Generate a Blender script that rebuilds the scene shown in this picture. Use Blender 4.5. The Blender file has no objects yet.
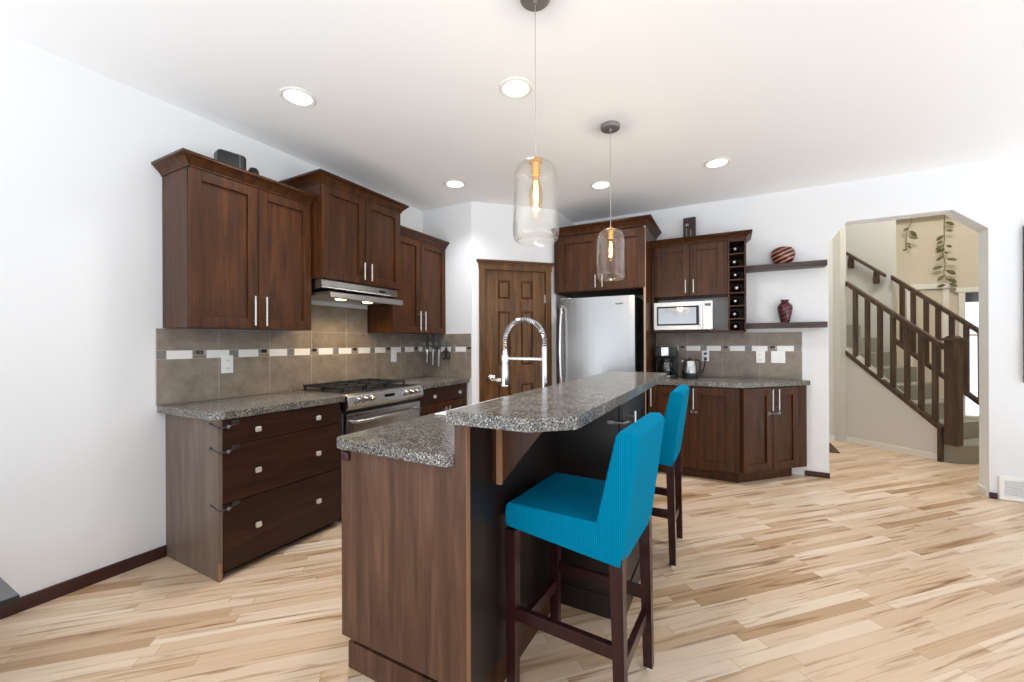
import bpy, bmesh, math, random
from mathutils import Vector, Matrix
random.seed(7)
C = bpy.context.scene.collection
SC = bpy.context.scene
PI = math.pi

# ------------------------------------------------------------------ camera
FPX, YAW, YH, ROLL, CH = 406.9, 0.49133, 342.75, -0.003817, 1.281
fw = Vector((-math.sin(YAW), math.cos(YAW), 0)); rt = Vector((math.cos(YAW), math.sin(YAW), 0)); up = Vector((0, 0, 1))
R_ = math.cos(ROLL) * rt + math.sin(ROLL) * up
U_ = -math.sin(ROLL) * rt + math.cos(ROLL) * up
cam_data = bpy.data.cameras.new('camera')
cam = bpy.data.objects.new('camera', cam_data); C.objects.link(cam)
cam_data.sensor_width = 36.0
cam_data.lens = FPX / 1024 * 36
cam_data.shift_y = (YH - 341.0) / 1024
cam_data.clip_start = 0.02
m = Matrix((R_, U_, -fw)).transposed().to_4x4()
m.translation = (0, 0, CH)
cam.matrix_world = m
SC.camera = cam

# ------------------------------------------------------------------ world, sun, exposure
SC.view_settings.view_transform = 'Standard'
SC.view_settings.look = 'None'
SC.view_settings.gamma = 1.0
SC.view_settings.use_curve_mapping = False
SC.view_settings.exposure = 0.04
w = bpy.data.worlds.new('sky'); SC.world = w
w.use_nodes = True
bg = w.node_tree.nodes['Background']
# overcast daylight with an added glow from below to brighten the ceiling
_nt = w.node_tree
_tc = _nt.nodes.new('ShaderNodeTexCoord'); _sx = _nt.nodes.new('ShaderNodeSeparateXYZ'); _nt.links.new(_tc.outputs['Generated'], _sx.inputs[0])
_mr = _nt.nodes.new('ShaderNodeMapRange'); _mr.inputs[1].default_value = -0.45; _mr.inputs[2].default_value = 0.1
_mr.inputs[3].default_value = 4.2; _mr.inputs[4].default_value = 1.2
_nt.links.new(_sx.outputs[2], _mr.inputs[0]); _nt.links.new(_mr.outputs[0], bg.inputs[1])
bg.inputs[0].default_value = (0.88, 0.945, 1.02, 1)

SC.cycles.max_bounces = 10
SC.cycles.diffuse_bounces = 6
SC.cycles.glossy_bounces = 4
SC.cycles.transparent_max_bounces = 12
SC.cycles.caustics_reflective = False
SC.cycles.caustics_refractive = False
SC.cycles.sample_clamp_indirect = 6.0

# ------------------------------------------------------------------ materials
def lin(c):
    r = []
    for v in c:
        v = v / 255.0
        r.append(v / 12.92 if v <= 0.04045 else ((v + 0.055) / 1.055) ** 2.4)
    return (r[0], r[1], r[2], 1.0)

def mat(name, col=(128, 128, 128), rough=0.5, metal=0.0, spec=0.5, emit=None, estr=0.0):
    M = bpy.data.materials.new(name); M.use_nodes = True
    b = M.node_tree.nodes['Principled BSDF']
    b.inputs['Base Color'].default_value = lin(col)
    b.inputs['Roughness'].default_value = rough
    b.inputs['Metallic'].default_value = metal
    b.inputs['Specular IOR Level'].default_value = spec
    if emit:
        b.inputs['Emission Color'].default_value = lin(emit)
        b.inputs['Emission Strength'].default_value = estr
    return M

def nd(M, t, **kw):
    n = M.node_tree.nodes.new(t)
    for k, v in kw.items():
        setattr(n, k, v)
    return n
def ln(M, a, b): M.node_tree.links.new(a, b)
def bsdf(M): return M.node_tree.nodes['Principled BSDF']

def ramp(M, fac, stops, interp='LINEAR'):
    r = nd(M, 'ShaderNodeValToRGB'); r.color_ramp.interpolation = interp
    e = r.color_ramp.elements
    while len(e) < len(stops): e.new(0.5)
    for i, (p, c) in enumerate(stops):
        e[i].position = p; e[i].color = lin(c)
    ln(M, fac, r.inputs[0]); return r.outputs[0]

def bump(M, h, strength=0.2, dist=0.002):
    b = nd(M, 'ShaderNodeBump'); b.inputs['Strength'].default_value = strength; b.inputs['Distance'].default_value = dist
    ln(M, h, b.inputs['Height']); ln(M, b.outputs[0], bsdf(M).inputs['Normal'])

def objcoord(M, scale=(1, 1, 1), rot=(0, 0, 0)):
    tc = nd(M, 'ShaderNodeTexCoord'); mp = nd(M, 'ShaderNodeMapping')
    mp.inputs['Scale'].default_value = scale; mp.inputs['Rotation'].default_value = rot
    ln(M, tc.outputs['Object'], mp.inputs['Vector']); return mp.outputs[0]

def wood(name, dark, mid, light, scale, rough=0.34, coat=0.0):
    M = mat(name, mid, rough)
    v = objcoord(M, scale)
    n = nd(M, 'ShaderNodeTexNoise'); n.inputs['Scale'].default_value = 1.0; n.inputs['Detail'].default_value = 8; n.inputs['Roughness'].default_value = 0.62
    n.inputs['Distortion'].default_value = 0.6
    ln(M, v, n.inputs['Vector'])
    c = ramp(M, n.outputs[0], [(0.25, dark), (0.5, mid), (0.78, light)])
    ln(M, c, bsdf(M).inputs['Base Color'])
    bsdf(M).inputs['Coat Weight'].default_value = coat
    bsdf(M).inputs['Specular IOR Level'].default_value = 0.28
    bump(M, n.outputs[0], 0.08, 0.001)
    return M

WD = wood('dark_wood_upright_grain', (40, 21, 8), (66, 36, 15), (94, 54, 25), (28, 28, 2.2), 0.38, 0.0)
WH = wood('dark_wood_level_grain', (34, 19, 13), (50, 29, 20), (68, 41, 28), (2.2, 28, 28), 0.38, 0.0)
WK = wood('worn_brown_panel', (66, 43, 32), (93, 65, 50), (120, 89, 70), (22, 22, 1.8), 0.42, 0.0)
WT = wood('taupe_side_panel', (92, 78, 68), (112, 97, 86), (130, 115, 104), (18, 18, 1.4), 0.45)  # paler, greyer tone than the other cabinet wood
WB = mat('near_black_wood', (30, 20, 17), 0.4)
WN = mat('cabinet_inside_black', (20, 16, 14), 0.7)
WE = mat('raw_wood_edge', (150, 108, 76), 0.5)
WRED = wood('mahogany_leg_wood', (34, 14, 15), (48, 20, 21), (66, 30, 30), (30, 30, 2.5), 0.32, 0.2)
WR = wood('stair_rail_wood', (54, 40, 32), (78, 60, 49), (104, 84, 70), (20, 20, 3), 0.4)
PD = wood('pantry_door_wood', (56, 36, 18), (92, 61, 32), (128, 90, 50), (24, 24, 2), 0.32, 0.0)

WALL = mat('white_wall_paint', (229, 230, 231), 0.7, spec=0.2)
CEIL = mat('ceiling_paint', (243, 243, 243), 0.85, spec=0.1)
CREAM = mat('cream_wall_paint', (206, 197, 178), 0.75, spec=0.2)
BEIGE = mat('beige_wall_paint', (212, 210, 204), 0.75, spec=0.2)
TRIMW = mat('white_trim_paint', (228, 226, 220), 0.45)
TRIMD = mat('dark_brown_trim', (58, 26, 22), 0.35)
WHITEP = mat('white_plastic', (240, 240, 238), 0.3)
BLACKP = mat('black_plastic', (22, 22, 24), 0.3)
GREYP = mat('grey_plastic', (96, 98, 102), 0.4)
BRONZE = mat('dark_lock_plastic', (52, 46, 44), 0.3)
NICK = mat('brushed_nickel', (205, 203, 198), 0.28, 1.0)
KNOBM = mat('satin_silver_knob', (226, 222, 214), 0.38, 0.55)
BRASS = mat('warm_brass', (206, 164, 96), 0.3, 1.0)
CHROME = mat('chrome', (232, 232, 235), 0.12, 1.0)
DMET = mat('dark_nickel', (150, 147, 143), 0.45, 0.7)
IRON = mat('black_cast_iron', (26, 26, 28), 0.5)
BGLASS = mat('black_glass', (18, 18, 20), 0.08)
CERAM = mat('white_ceramic', (240, 240, 238), 0.15)
CARPET = mat('grey_stair_carpet', (150, 148, 136), 0.95, spec=0.1)
WARM = mat('warm_filament', (255, 190, 90), 0.5, emit=(255, 190, 80), estr=14)
LENS = mat('lit_lamp_lens', (255, 255, 255), 0.5, emit=(255, 252, 246), estr=5)
HLAMP = mat('hood_lamp_lens', (255, 255, 255), 0.5, emit=(255, 226, 160), estr=8)

def stainless():
    M = mat('brushed_stainless_steel', (184, 183, 182), 0.24, 1.0)
    v = objcoord(M, (260, 260, 1.2))
    n = nd(M, 'ShaderNodeTexNoise'); n.inputs['Scale'].default_value = 1; n.inputs['Detail'].default_value = 3
    ln(M, v, n.inputs['Vector']); bump(M, n.outputs[0], 0.05, 0.0006)
    return M
STEEL = stainless()

def granite():
    M = mat('speckled_grey_laminate', (110, 105, 100), 0.22)
    v = objcoord(M, (1, 1, 1))
    vo = nd(M, 'ShaderNodeTexVoronoi'); vo.inputs['Scale'].default_value = 300
    ln(M, v, vo.inputs['Vector'])
    sp = nd(M, 'ShaderNodeSeparateColor'); ln(M, vo.outputs['Color'], sp.inputs[0])
    c = ramp(M, sp.outputs[0], [(0.0, (48, 47, 46)), (0.2, (86, 84, 81)), (0.45, (114, 111, 106)), (0.70, (144, 141, 136)), (0.88, (190, 188, 183))], 'CONSTANT')
    n = nd(M, 'ShaderNodeTexNoise'); n.inputs['Scale'].default_value = 14; n.inputs['Detail'].default_value = 4
    ln(M, v, n.inputs['Vector'])
    c2 = ramp(M, n.outputs[0], [(0.3, (205, 198, 190)), (0.7, (255, 252, 248))])
    mx = nd(M, 'ShaderNodeMix', data_type='RGBA', blend_type='MULTIPLY'); mx.inputs[0].default_value = 1
    ln(M, c, mx.inputs[6]); ln(M, c2, mx.inputs[7])
    ln(M, mx.outputs[2], bsdf(M).inputs['Base Color'])
    return M
GRAN = granite()

def tile():
    M = mat('taupe_stone_tile', (128, 118, 106), 0.42)
    v = objcoord(M)
    n = nd(M, 'ShaderNodeTexNoise'); n.inputs['Scale'].default_value = 9; n.inputs['Detail'].default_value = 7; n.inputs['Roughness'].default_value = 0.65
    ln(M, v, n.inputs['Vector'])
    c = ramp(M, n.outputs[0], [(0.3, (118, 106, 94)), (0.5, (136, 124, 111)), (0.72, (154, 142, 128))])
    ln(M, c, bsdf(M).inputs['Base Color']); return M
TILE = tile()
GROUT = mat('pale_grout', (176, 170, 160), 0.8)
TWHITE = mat('white_glass_tile', (236, 236, 234), 0.12)
TGREY = mat('grey_glass_tile', (122, 120, 118), 0.2)
TDARK = mat('brown_black_glass_tile', (44, 34, 30), 0.15)

def floor_mat():
    M = mat('blond_strip_hardwood', (205, 172, 130), 0.3)
    tc = nd(M, 'ShaderNodeTexCoord'); mp = nd(M, 'ShaderNodeMapping')
    mp.inputs['Rotation'].default_value = (0, 0, -PI / 4)
    ln(M, tc.outputs['Object'], mp.inputs[0])
    sx = nd(M, 'ShaderNodeSeparateXYZ'); ln(M, mp.outputs[0], sx.inputs[0])
    def mth(op, a, b=None):
        n = nd(M, 'ShaderNodeMath', operation=op)
        for i, q in enumerate((a, b)):
            if q is None: continue
            if isinstance(q, (int, float)): n.inputs[i].default_value = q
            else: ln(M, q, n.inputs[i])
        return n.outputs[0]
    row = mth('FLOOR', mth('DIVIDE', sx.outputs[1], 0.060))
    wn = nd(M, 'ShaderNodeTexWhiteNoise', noise_dimensions='1D'); ln(M, row, wn.inputs['W'])
    xs = mth('ADD', mth('DIVIDE', sx.outputs[0], 0.80), mth('MULTIPLY', wn.outputs[0], 17.0))
    col = mth('FLOOR', xs)
    cb = nd(M, 'ShaderNodeCombineXYZ'); ln(M, row, cb.inputs[0]); ln(M, col, cb.inputs[1])
    w2 = nd(M, 'ShaderNodeTexWhiteNoise', noise_dimensions='2D'); ln(M, cb.outputs[0], w2.inputs['Vector'])
    base = ramp(M, w2.outputs[0], [(0.0, (178, 146, 111)), (0.07, (196, 166, 132)), (0.16, (211, 184, 154)), (0.5, (217, 192, 163)), (0.85, (223, 201, 176)), (1.0, (229, 210, 188))])
    # streaks along each plank, shifted plank by plank
    ad = nd(M, 'ShaderNodeVectorMath', operation='ADD'); sc = nd(M, 'ShaderNodeVectorMath', operation='MULTIPLY')
    sc.inputs[1].default_value = (13.7, 5.1, 0)
    ln(M, cb.outputs[0], sc.inputs[0]); ln(M, mp.outputs[0], ad.inputs[0]); ln(M, sc.outputs[0], ad.inputs[1])
    m2 = nd(M, 'ShaderNodeMapping'); m2.inputs['Scale'].default_value = (1.5, 26, 1); ln(M, ad.outputs[0], m2.inputs[0])
    n = nd(M, 'ShaderNodeTexNoise'); n.inputs['Scale'].default_value = 1; n.inputs['Detail'].default_value = 6; n.inputs['Distortion'].default_value = 1.0
    ln(M, m2.outputs[0], n.inputs['Vector'])
    st = ramp(M, n.outputs[0], [(0.26, (140, 110, 84)), (0.37, (214, 198, 180)), (0.46, (248, 244, 240)), (0.75, (255, 253, 251))])
    mx = nd(M, 'ShaderNodeMix', data_type='RGBA', blend_type='MULTIPLY'); mx.inputs[0].default_value = 0.9
    ln(M, base, mx.inputs[6]); ln(M, st, mx.inputs[7])
    # thin seams
    fy = mth('FRACT', mth('DIVIDE', sx.outputs[1], 0.060)); fx = mth('FRACT', xs)
    s1 = mth('LESS_THAN', fy, 0.022); s2 = mth('LESS_THAN', fx, 0.004)
    seam = mth('MAXIMUM', s1, s2)
    m3 = nd(M, 'ShaderNodeMix', data_type='RGBA', blend_type='MULTIPLY'); ln(M, mth('MULTIPLY', seam, 0.35), m3.inputs[0])
    ln(M, mx.outputs[2], m3.inputs[6]); m3.inputs[7].default_value = lin((150, 118, 88))
    ln(M, m3.outputs[2], bsdf(M).inputs['Base Color'])
    return M
FLOOR = floor_mat()

def fabric():
    M = mat('turquoise_ribbed_stretch_cloth', (0, 112, 148), 0.9, spec=0.04)
    tc = nd(M, 'ShaderNodeTexCoord'); sx = nd(M, 'ShaderNodeSeparateXYZ'); ln(M, tc.outputs['Object'], sx.inputs[0])
    ad = nd(M, 'ShaderNodeMath', operation='ADD'); ln(M, sx.outputs[0], ad.inputs[0]); ln(M, sx.outputs[1], ad.inputs[1])
    cb = nd(M, 'ShaderNodeCombineXYZ'); ln(M, ad.outputs[0], cb.inputs[0]); ln(M, sx.outputs[2], cb.inputs[2])
    wv = nd(M, 'ShaderNodeTexWave', wave_type='BANDS', bands_direction='X'); wv.inputs['Scale'].default_value = 46; wv.inputs['Distortion'].default_value = 0.9; wv.inputs['Detail'].default_value = 1
    wv.inputs['Detail Scale'].default_value = 0.25
    ln(M, cb.outputs[0], wv.inputs['Vector'])
    c = ramp(M, wv.outputs[0], [(0.0, (0, 108, 143)), (0.6, (0, 132, 170))])
    ln(M, c, bsdf(M).inputs['Base Color'])
    bsdf(M).inputs['Sheen Weight'].default_value = 0.0
    bump(M, wv.outputs[0], 0.45, 0.0025)
    return M
CLOTH = fabric()

def thin_glass(name, tint=(255, 255, 255), base=0.05, gain=0.7):
    M = bpy.data.materials.new(name); M.use_nodes = True
    nt = M.node_tree; nt.nodes.remove(nt.nodes['Principled BSDF'])
    out = [n for n in nt.nodes if n.type == 'OUTPUT_MATERIAL'][0]
    tr = nd(M, 'ShaderNodeBsdfTransparent'); tr.inputs[0].default_value = lin(tint)
    gl = nd(M, 'ShaderNodeBsdfGlossy'); gl.inputs['Roughness'].default_value = 0.03
    lw = nd(M, 'ShaderNodeLayerWeight'); lw.inputs[0].default_value = 0.35
    ma = nd(M, 'ShaderNodeMath', operation='MULTIPLY_ADD'); ma.inputs[1].default_value = gain; ma.inputs[2].default_value = base
    ln(M, lw.outputs['Facing'], ma.inputs[0])
    mx = nd(M, 'ShaderNodeMixShader'); ln(M, ma.outputs[0], mx.inputs[0]); ln(M, tr.outputs[0], mx.inputs[1]); ln(M, gl.outputs[0], mx.inputs[2])
    ln(M, mx.outputs[0], out.inputs[0]); return M
GLASS = thin_glass('clear_pendant_glass', (255, 254, 252), 0.014, 0.38)
AMBER = thin_glass('bulb_glass', (255, 240, 214), 0.01, 0.15)
PANE = thin_glass('window_glass', (250, 252, 255), 0.03, 0.2)

# ------------------------------------------------------------------ mesh helpers
class MB:
    def __init__(s): s.bm = bmesh.new(); s.mats = []; s.bev = False
    def mi(s, m):
        if m not in s.mats: s.mats.append(m)
        return s.mats.index(m)
    def _take(s, tmp, m, bev=0, seg=2, xf=None):
        if bev > 0:
            s.bev = True
            bmesh.ops.bevel(tmp, geom=list(tmp.edges), offset=bev, segments=seg, profile=0.5, affect='EDGES', clamp_overlap=True)
        if xf is not None: bmesh.ops.transform(tmp, matrix=xf, verts=tmp.verts)
        i = s.mi(m); mp = {}
        for v in tmp.verts: mp[v] = s.bm.verts.new(v.co)
        for f in tmp.faces:
            try:
                nf = s.bm.faces.new([mp[v] for v in f.verts]); nf.material_index = i; nf.smooth = True
            except ValueError: pass
        tmp.free(); return s
    def box(s, x0, x1, y0, y1, z0, z1, m, bev=0.0, seg=2, xf=None):
        t = bmesh.new()
        vs = [t.verts.new((x, y, z)) for z in (z0, z1) for y in (y0, y1) for x in (x0, x1)]
        for q in ((0, 2, 3, 1), (4, 5, 7, 6), (0, 1, 5, 4), (2, 6, 7, 3), (0, 4, 6, 2), (1, 3, 7, 5)):
            t.faces.new([vs[k] for k in q])
        bmesh.ops.recalc_face_normals(t, faces=t.faces)
        return s._take(t, m, bev, seg, xf)
    def prism(s, poly, a, b, m, axis='z', bev=0.0, seg=2, xf=None):
        """polygon extruded along an axis: z -> (x,y); y -> (x,z); x -> (y,z)"""
        t = bmesh.new()
        def P(p, h):
            return {'z': (p[0], p[1], h), 'y': (p[0], h, p[1]), 'x': (h, p[0], p[1])}[axis]
        lo = [t.verts.new(P(p, a)) for p in poly]; hi = [t.verts.new(P(p, b)) for p in poly]
        t.faces.new(lo[::-1]); t.faces.new(hi)
        n = len(poly)
        for k in range(n):
            t.faces.new((lo[k], lo[(k + 1) % n], hi[(k + 1) % n], hi[k]))
        bmesh.ops.recalc_face_normals(t, faces=t.faces)
        return s._take(t, m, bev, seg, xf)
    def lathe(s, prof, m, seg=32, xf=None, closed=False):
        t = bmesh.new(); rings = []
        for r, z in prof:
            if r < 1e-6: rings.append([t.verts.new((0, 0, z))])
            else: rings.append([t.verts.new((r * math.cos(2 * PI * k / seg), r * math.sin(2 * PI * k / seg), z)) for k in range(seg)])
        pr = list(zip(rings[:-1], rings[1:]))
        if closed: pr.append((rings[-1], rings[0]))
        for a, b in pr:
            for k in range(seg):
                k2 = (k + 1) % seg
                q = []
                if len(a) == 1: q = [a[0], b[k2], b[k]]
                elif len(b) == 1: q = [a[k], a[k2], b[0]]
                else: q = [a[k], a[k2], b[k2], b[k]]
                try: t.faces.new(q)
                except ValueError: pass
        bmesh.ops.recalc_face_normals(t, faces=t.faces)
        return s._take(t, m, xf=xf)
    def tube(s, pts, r, m, seg=10, xf=None, caps=True):
        t = bmesh.new(); pts = [Vector(p) for p in pts]; n = len(pts)
        rs = r if isinstance(r, (list, tuple)) else [r] * n
        d0 = (pts[1] - pts[0]).normalized()
        u = d0.orthogonal().normalized(); rings = []
        for i, p in enumerate(pts):
            d = (pts[min(i + 1, n - 1)] - pts[max(i - 1, 0)]).normalized()
            u = (u - d * u.dot(d)).normalized(); v = d.cross(u)
            rings.append([t.verts.new(p + rs[i] * (math.cos(2 * PI * k / seg) * u + math.sin(2 * PI * k / seg) * v)) for k in range(seg)])
        for a, b in zip(rings[:-1], rings[1:]):
            for k in range(seg):
                t.faces.new((a[k], a[(k + 1) % seg], b[(k + 1) % seg], b[k]))
        if caps:
            t.faces.new(rings[0][::-1]); t.faces.new(rings[-1])
        return s._take(t, m, xf=xf)
    def cyl(s, p0, p1, r, m, seg=20, xf=None): return s.tube([p0, p1], r, m, seg, xf)
    def ball(s, c, r, m, seg=16, sz=1.0):
        k = 9
        prof = [(r * math.sin(PI * i / (k - 1)), -r * sz * math.cos(PI * i / (k - 1))) for i in range(k)]
        prof[0] = (0, prof[0][1]); prof[-1] = (0, prof[-1][1])
        return s.lathe(prof, m, seg, Matrix.Translation(c))
    def quads(s, verts, faces, m):
        t = bmesh.new(); vs = [t.verts.new(v) for v in verts]
        for f in faces: t.faces.new([vs[k] for k in f])
        bmesh.ops.recalc_face_normals(t, faces=t.faces)
        return s._take(t, m)
    def build(s, name, parent=None, ang=32, mirror_y=False):
        s.bm.normal_update()
        for e in s.bm.edges:
            if len(e.link_faces) == 2:
                if e.calc_face_angle(0) > math.radians(ang): e.smooth = False
        me = bpy.data.meshes.new(name); s.bm.to_mesh(me); s.bm.free()
        for m_ in s.mats: me.materials.append(m_)
        o = bpy.data.objects.new(name, me); C.objects.link(o)
        if s.bev:
            wn = o.modifiers.new('flat_faces', 'WEIGHTED_NORMAL'); wn.keep_sharp = True
        if parent: o.parent = parent
        return o

def thing(name, label, cat, loc=(0, 0, 0), rz=0.0, group=None):
    o = bpy.data.objects.new(name, None); C.objects.link(o)
    o.location = loc; o.rotation_euler = (0, 0, rz); o.empty_display_size = 0.1
    o['label'] = label; o['category'] = cat
    if group: o['group'] = group
    return o
def tag(o, label, cat, group=None):
    o['label'] = label; o['category'] = cat
    if group: o['group'] = group
    return o
def struct(o): o['kind'] = 'structure'; return o
def dup(root, loc, rz, label, group=None):
    def cp(o, parent):
        c = o.copy(); C.objects.link(c); c.parent = parent
        for ch in [q for q in bpy.data.objects if q.parent == o]: cp(ch, c)
        return c
    r = cp(root, None); r.location = loc; r.rotation_euler = (0, 0, rz); r['label'] = label
    if group: r['group'] = group
    return r
def MY(y): return y

# ------------------------------------------------------------------ room constants
XL, YK, YF, HC = -3.013, 3.525, 4.76, 2.75
XK = -2.357                     # end of the short knife wall, where the angled pantry wall begins
DE = (-1.69, YK + (-1.69 - XK)) # end of the angled pantry wall

# ------------------------------------------------------------------ structure
b = MB(); b.box(-3.14, 2.9, -1.2, YF, -0.1, 0, FLOOR); b.box(-3.14, 4.8, YF, 8.7, -0.1, 0, FLOOR); struct(b.build('floor'))
b = MB(); b.box(-3.2, 4.4, -1.0, YF + 0.0, HC, HC + 0.1, CEIL); struct(b.build('ceiling'))
b = MB(); b.box(XL - 0.12, XL, -1.0, YK + 0.12, 0, HC, WALL); struct(b.build('wall_left'))
b = MB(); b.box(XL, XK, YK, YK + 0.12, 0, HC, WALL); struct(b.build('wall_knife_side'))
# angled pantry wall with its door opening (local x along the wall, front at y = 0)
dl = math.hypot(DE[0] - XK, DE[1] - YK)
pw = MB()
pw.box(0, 0.125, 0, 0.11, 0, HC, WALL); pw.box(0.83, dl, 0, 0.11, 0, HC, WALL); pw.box(0.125, 0.83, 0, 0.11, 2.07, HC, WALL)
o = struct(pw.build('wall_pantry')); o.location = (XK, YK, 0); o.rotation_euler = (0, 0, PI / 4)
b = MB(); b.box(DE[0] - 0.12, DE[0], DE[1] + 0.0, YF, 0, HC, WALL); struct(b.build('wall_fridge_side'))
# far wall with the clipped archway
AX0, AX1, AZ, AZT, AC0, AC1 = 0.818, 1.862, 2.2, 2.385, 0.955, 1.652
b = MB()
b.box(-1.81, AX0, YF, YF + 0.15, 0, HC, WALL)
b.box(AX1, 4.4, YF, YF + 0.15, 0, HC, WALL)
b.prism([(AX0, AZ), (AC0, AZT), (AC1, AZT), (AX1, AZ), (AX1, HC), (AX0, HC)], YF, YF + 0.15, WALL, 'y')
struct(b.build('wall_far'))
b = MB(); b.box(4.4, 4.52, 0.9, YF + 0.15, 0, HC, WALL); struct(b.build('wall_right'))
# baseboards
b = MB(); b.box(XL, XL + 0.016, -1.0, 1.1795, 0, 0.068, TRIMD, 0.003); struct(b.build('baseboard_left'))
b = MB(); b.box(0.63, AX0 + 0.004, YF - 0.014, YF, 0, 0.05, TRIMD, 0.003); b.box(AX1 - 0.002, 1.905, YF - 0.014, YF, 0, 0.05, TRIMD, 0.003)
struct(b.build('baseboard_far'))
b = MB(); b.box(AX1 - 0.014, AX1, YF + 0.01, YF + 0.15, 0, 0.07, TRIMW, 0.003); struct(b.build('baseboard_archway'))

# ---- hall, stair and entry beyond the archway
S0 = Vector((1.973, 5.996)); SA = math.radians(136.98)
SM = Matrix.Translation((S0.x, S0.y, 0)) @ Matrix.Rotation(SA, 4, 'Z')
def stair_obj(o): o.location = (S0.x, S0.y, 0); o.rotation_euler = (0, 0, SA); return o
b = MB(); b.box(0.905, 2.9, -0.01, 0.1, 0, 5.0, BEIGE); struct(stair_obj(b.build('wall_stair_near')))
b = MB(); b.prism([(0, 0), (0.905, 0), (0.905, 1.205), (0, 0.345)], -0.1, 0.0, BEIGE, 'y'); struct(stair_obj(b.build('wall_under_stair')))
b = MB(); b.box(0.95, 3.2, -1.10, -0.99, 0, 5.0, BEIGE); struct(stair_obj(b.build('wall_stair_far')))
q0 = SM @ Vector((0.96, 0.03, 0))
b = MB()
dx, dy = 0.3 - q0.x, 6.27 - q0.y; L = math.hypot(dx, dy)
b.box(0, L, -0.1, 0.0, 0, 5.0, BEIGE)
o = struct(b.build('wall_hall_left')); o.location = (q0.x, q0.y, 0); o.rotation_euler = (0, 0, math.atan2(dy, dx))
b = MB(); b.box(0.2, 0.32, YF + 0.15, 6.4, 0, 5.0, BEIGE); struct(b.build('wall_hall_end'))
b = MB(); b.box(-0.6, 3.07, 8.5, 8.62, 0, 5.0, CREAM); b.box(3.07, 3.47, 8.5, 8.62, 2.04, 5.0, CREAM); b.box(3.47, 4.8, 8.5, 8.62, 0, 5.0, CREAM)
b.box(3.07, 3.47, 8.5, 8.62, 0, 0.12, CREAM)
struct(b.build('wall_entry'))
b = MB(); b.box(4.68, 4.8, YF + 0.15, 8.5, 0, 5.0, CREAM); struct(b.build('wall_entry_right'))
b = MB(); b.box(-0.6, 4.8, YF + 0.15, 8.62, 5.0, 5.1, CEIL); struct(b.build('ceiling_entry'))
b = MB(); b.box(-0.6, 4.8, YF + 0.02, YF + 0.15, HC, 5.0, CREAM); struct(b.build('wall_above_archway'))
b = MB(); b.box(0.0, 0.905, 0.0, 0.014, 0, 0.07, TRIMW, 0.003); b.box(0.905, 0.96, 0.03, 0.044, 0, 0.07, TRIMW); struct(stair_obj(b.build('baseboard_stair')))
b = MB(); b.box(0, L, -0.0, 0.014, 0, 0.07, TRIMW, 0.003)
o = struct(b.build('baseboard_hall')); o.location = (q0.x, q0.y, 0); o.rotation_euler = (0, 0, math.atan2(dy, dx))

# entry door with white casing, and the bright side window
d2 = struct(MB().box(2.49, 2.83, 8.462, 8.5, 0.0, 2.06, CREAM, 0.003).build('door_2'))
b = MB(); b.box(2.42, 2.49, 8.455, 8.5, 0, 2.07, TRIMW, 0.004); b.box(2.83, 2.9, 8.455, 8.5, 0, 2.07, TRIMW, 0.004); b.box(2.38, 2.94, 8.44, 8.5, 2.07, 2.15, TRIMW, 0.006)
b.build('door_casing', d2)
b = MB()
for z0, z1 in ((0.2, 0.95), (1.08, 1.92)):
    b.box(2.54, 2.78, 8.452, 8.464, z0, z1, CREAM, 0.006)
b.build('door_panel', d2)
w1 = struct(MB().box(3.0, 3.07, 8.455, 8.5, 0.05, 2.04, TRIMW, 0.004).box(3.47, 3.54, 8.455, 8.5, 0.05, 2.04, TRIMW, 0.004).box(2.96, 3.58, 8.44, 8.5, 2.0, 2.07, TRIMW, 0.006)
            .box(3.07, 3.47, 8.5, 8.56, 1.35, 1.39, TRIMW, 0.003).box(3.07, 3.47, 8.46, 8.56, 0.12, 0.18, TRIMW, 0.003).build('window_1'))
MB().box(3.07, 3.47, 8.53, 8.536, 0.18, 2.04, PANE).build('window_pane', w1)
MB().box(3.08, 3.46, 8.565, 8.60, 1.86, 2.03, GREYP, 0.01).build('window_blind', w1)

# ------------------------------------------------------------------ cabinet builders (local: x along width, front at y=0, back at +y)
def handle(parent, x, z0, z1, y=-0.02, name='handle', horiz=False):
    b = MB()
    if horiz:
        b.cyl((x, y - 0.03, z0), (z1, y - 0.03, z0), 0.006, NICK, 10)
        for q in (x + 0.03, z1 - 0.03): b.cyl((q, y, z0), (q, y - 0.03, z0), 0.0045, NICK, 8)
    else:
        b.cyl((x, y - 0.032, z0), (x, y - 0.032, z1), 0.0065, NICK, 12)
        for q in (z0 + 0.028, z1 - 0.028): b.cyl((x, y + 0.001, q), (x, y - 0.03, q), 0.0045, NICK, 8)
    return b.build(name, parent)

def shaker(parent, x0, x1, z0, z1, y=0.0, fr=0.062, m=None, name='door'):
    m = m or WD; b = MB(); t = 0.02
    b.box(x0, x0 + fr, y - t, y, z0, z1, m, 0.003); b.box(x1 - fr, x1, y - t, y, z0, z1, m, 0.003)
    b.box(x0 + fr, x1 - fr, y - t, y, z0, z0 + fr, m, 0.003); b.box(x0 + fr, x1 - fr, y - t, y, z1 - fr, z1, m, 0.003)
    b.box(x0 + fr - 0.002, x1 - fr + 0.002, y - 0.005, y - 0.001, z0 + fr - 0.002, z1 - fr + 0.002, m)
    return b.build(name, parent)

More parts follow.
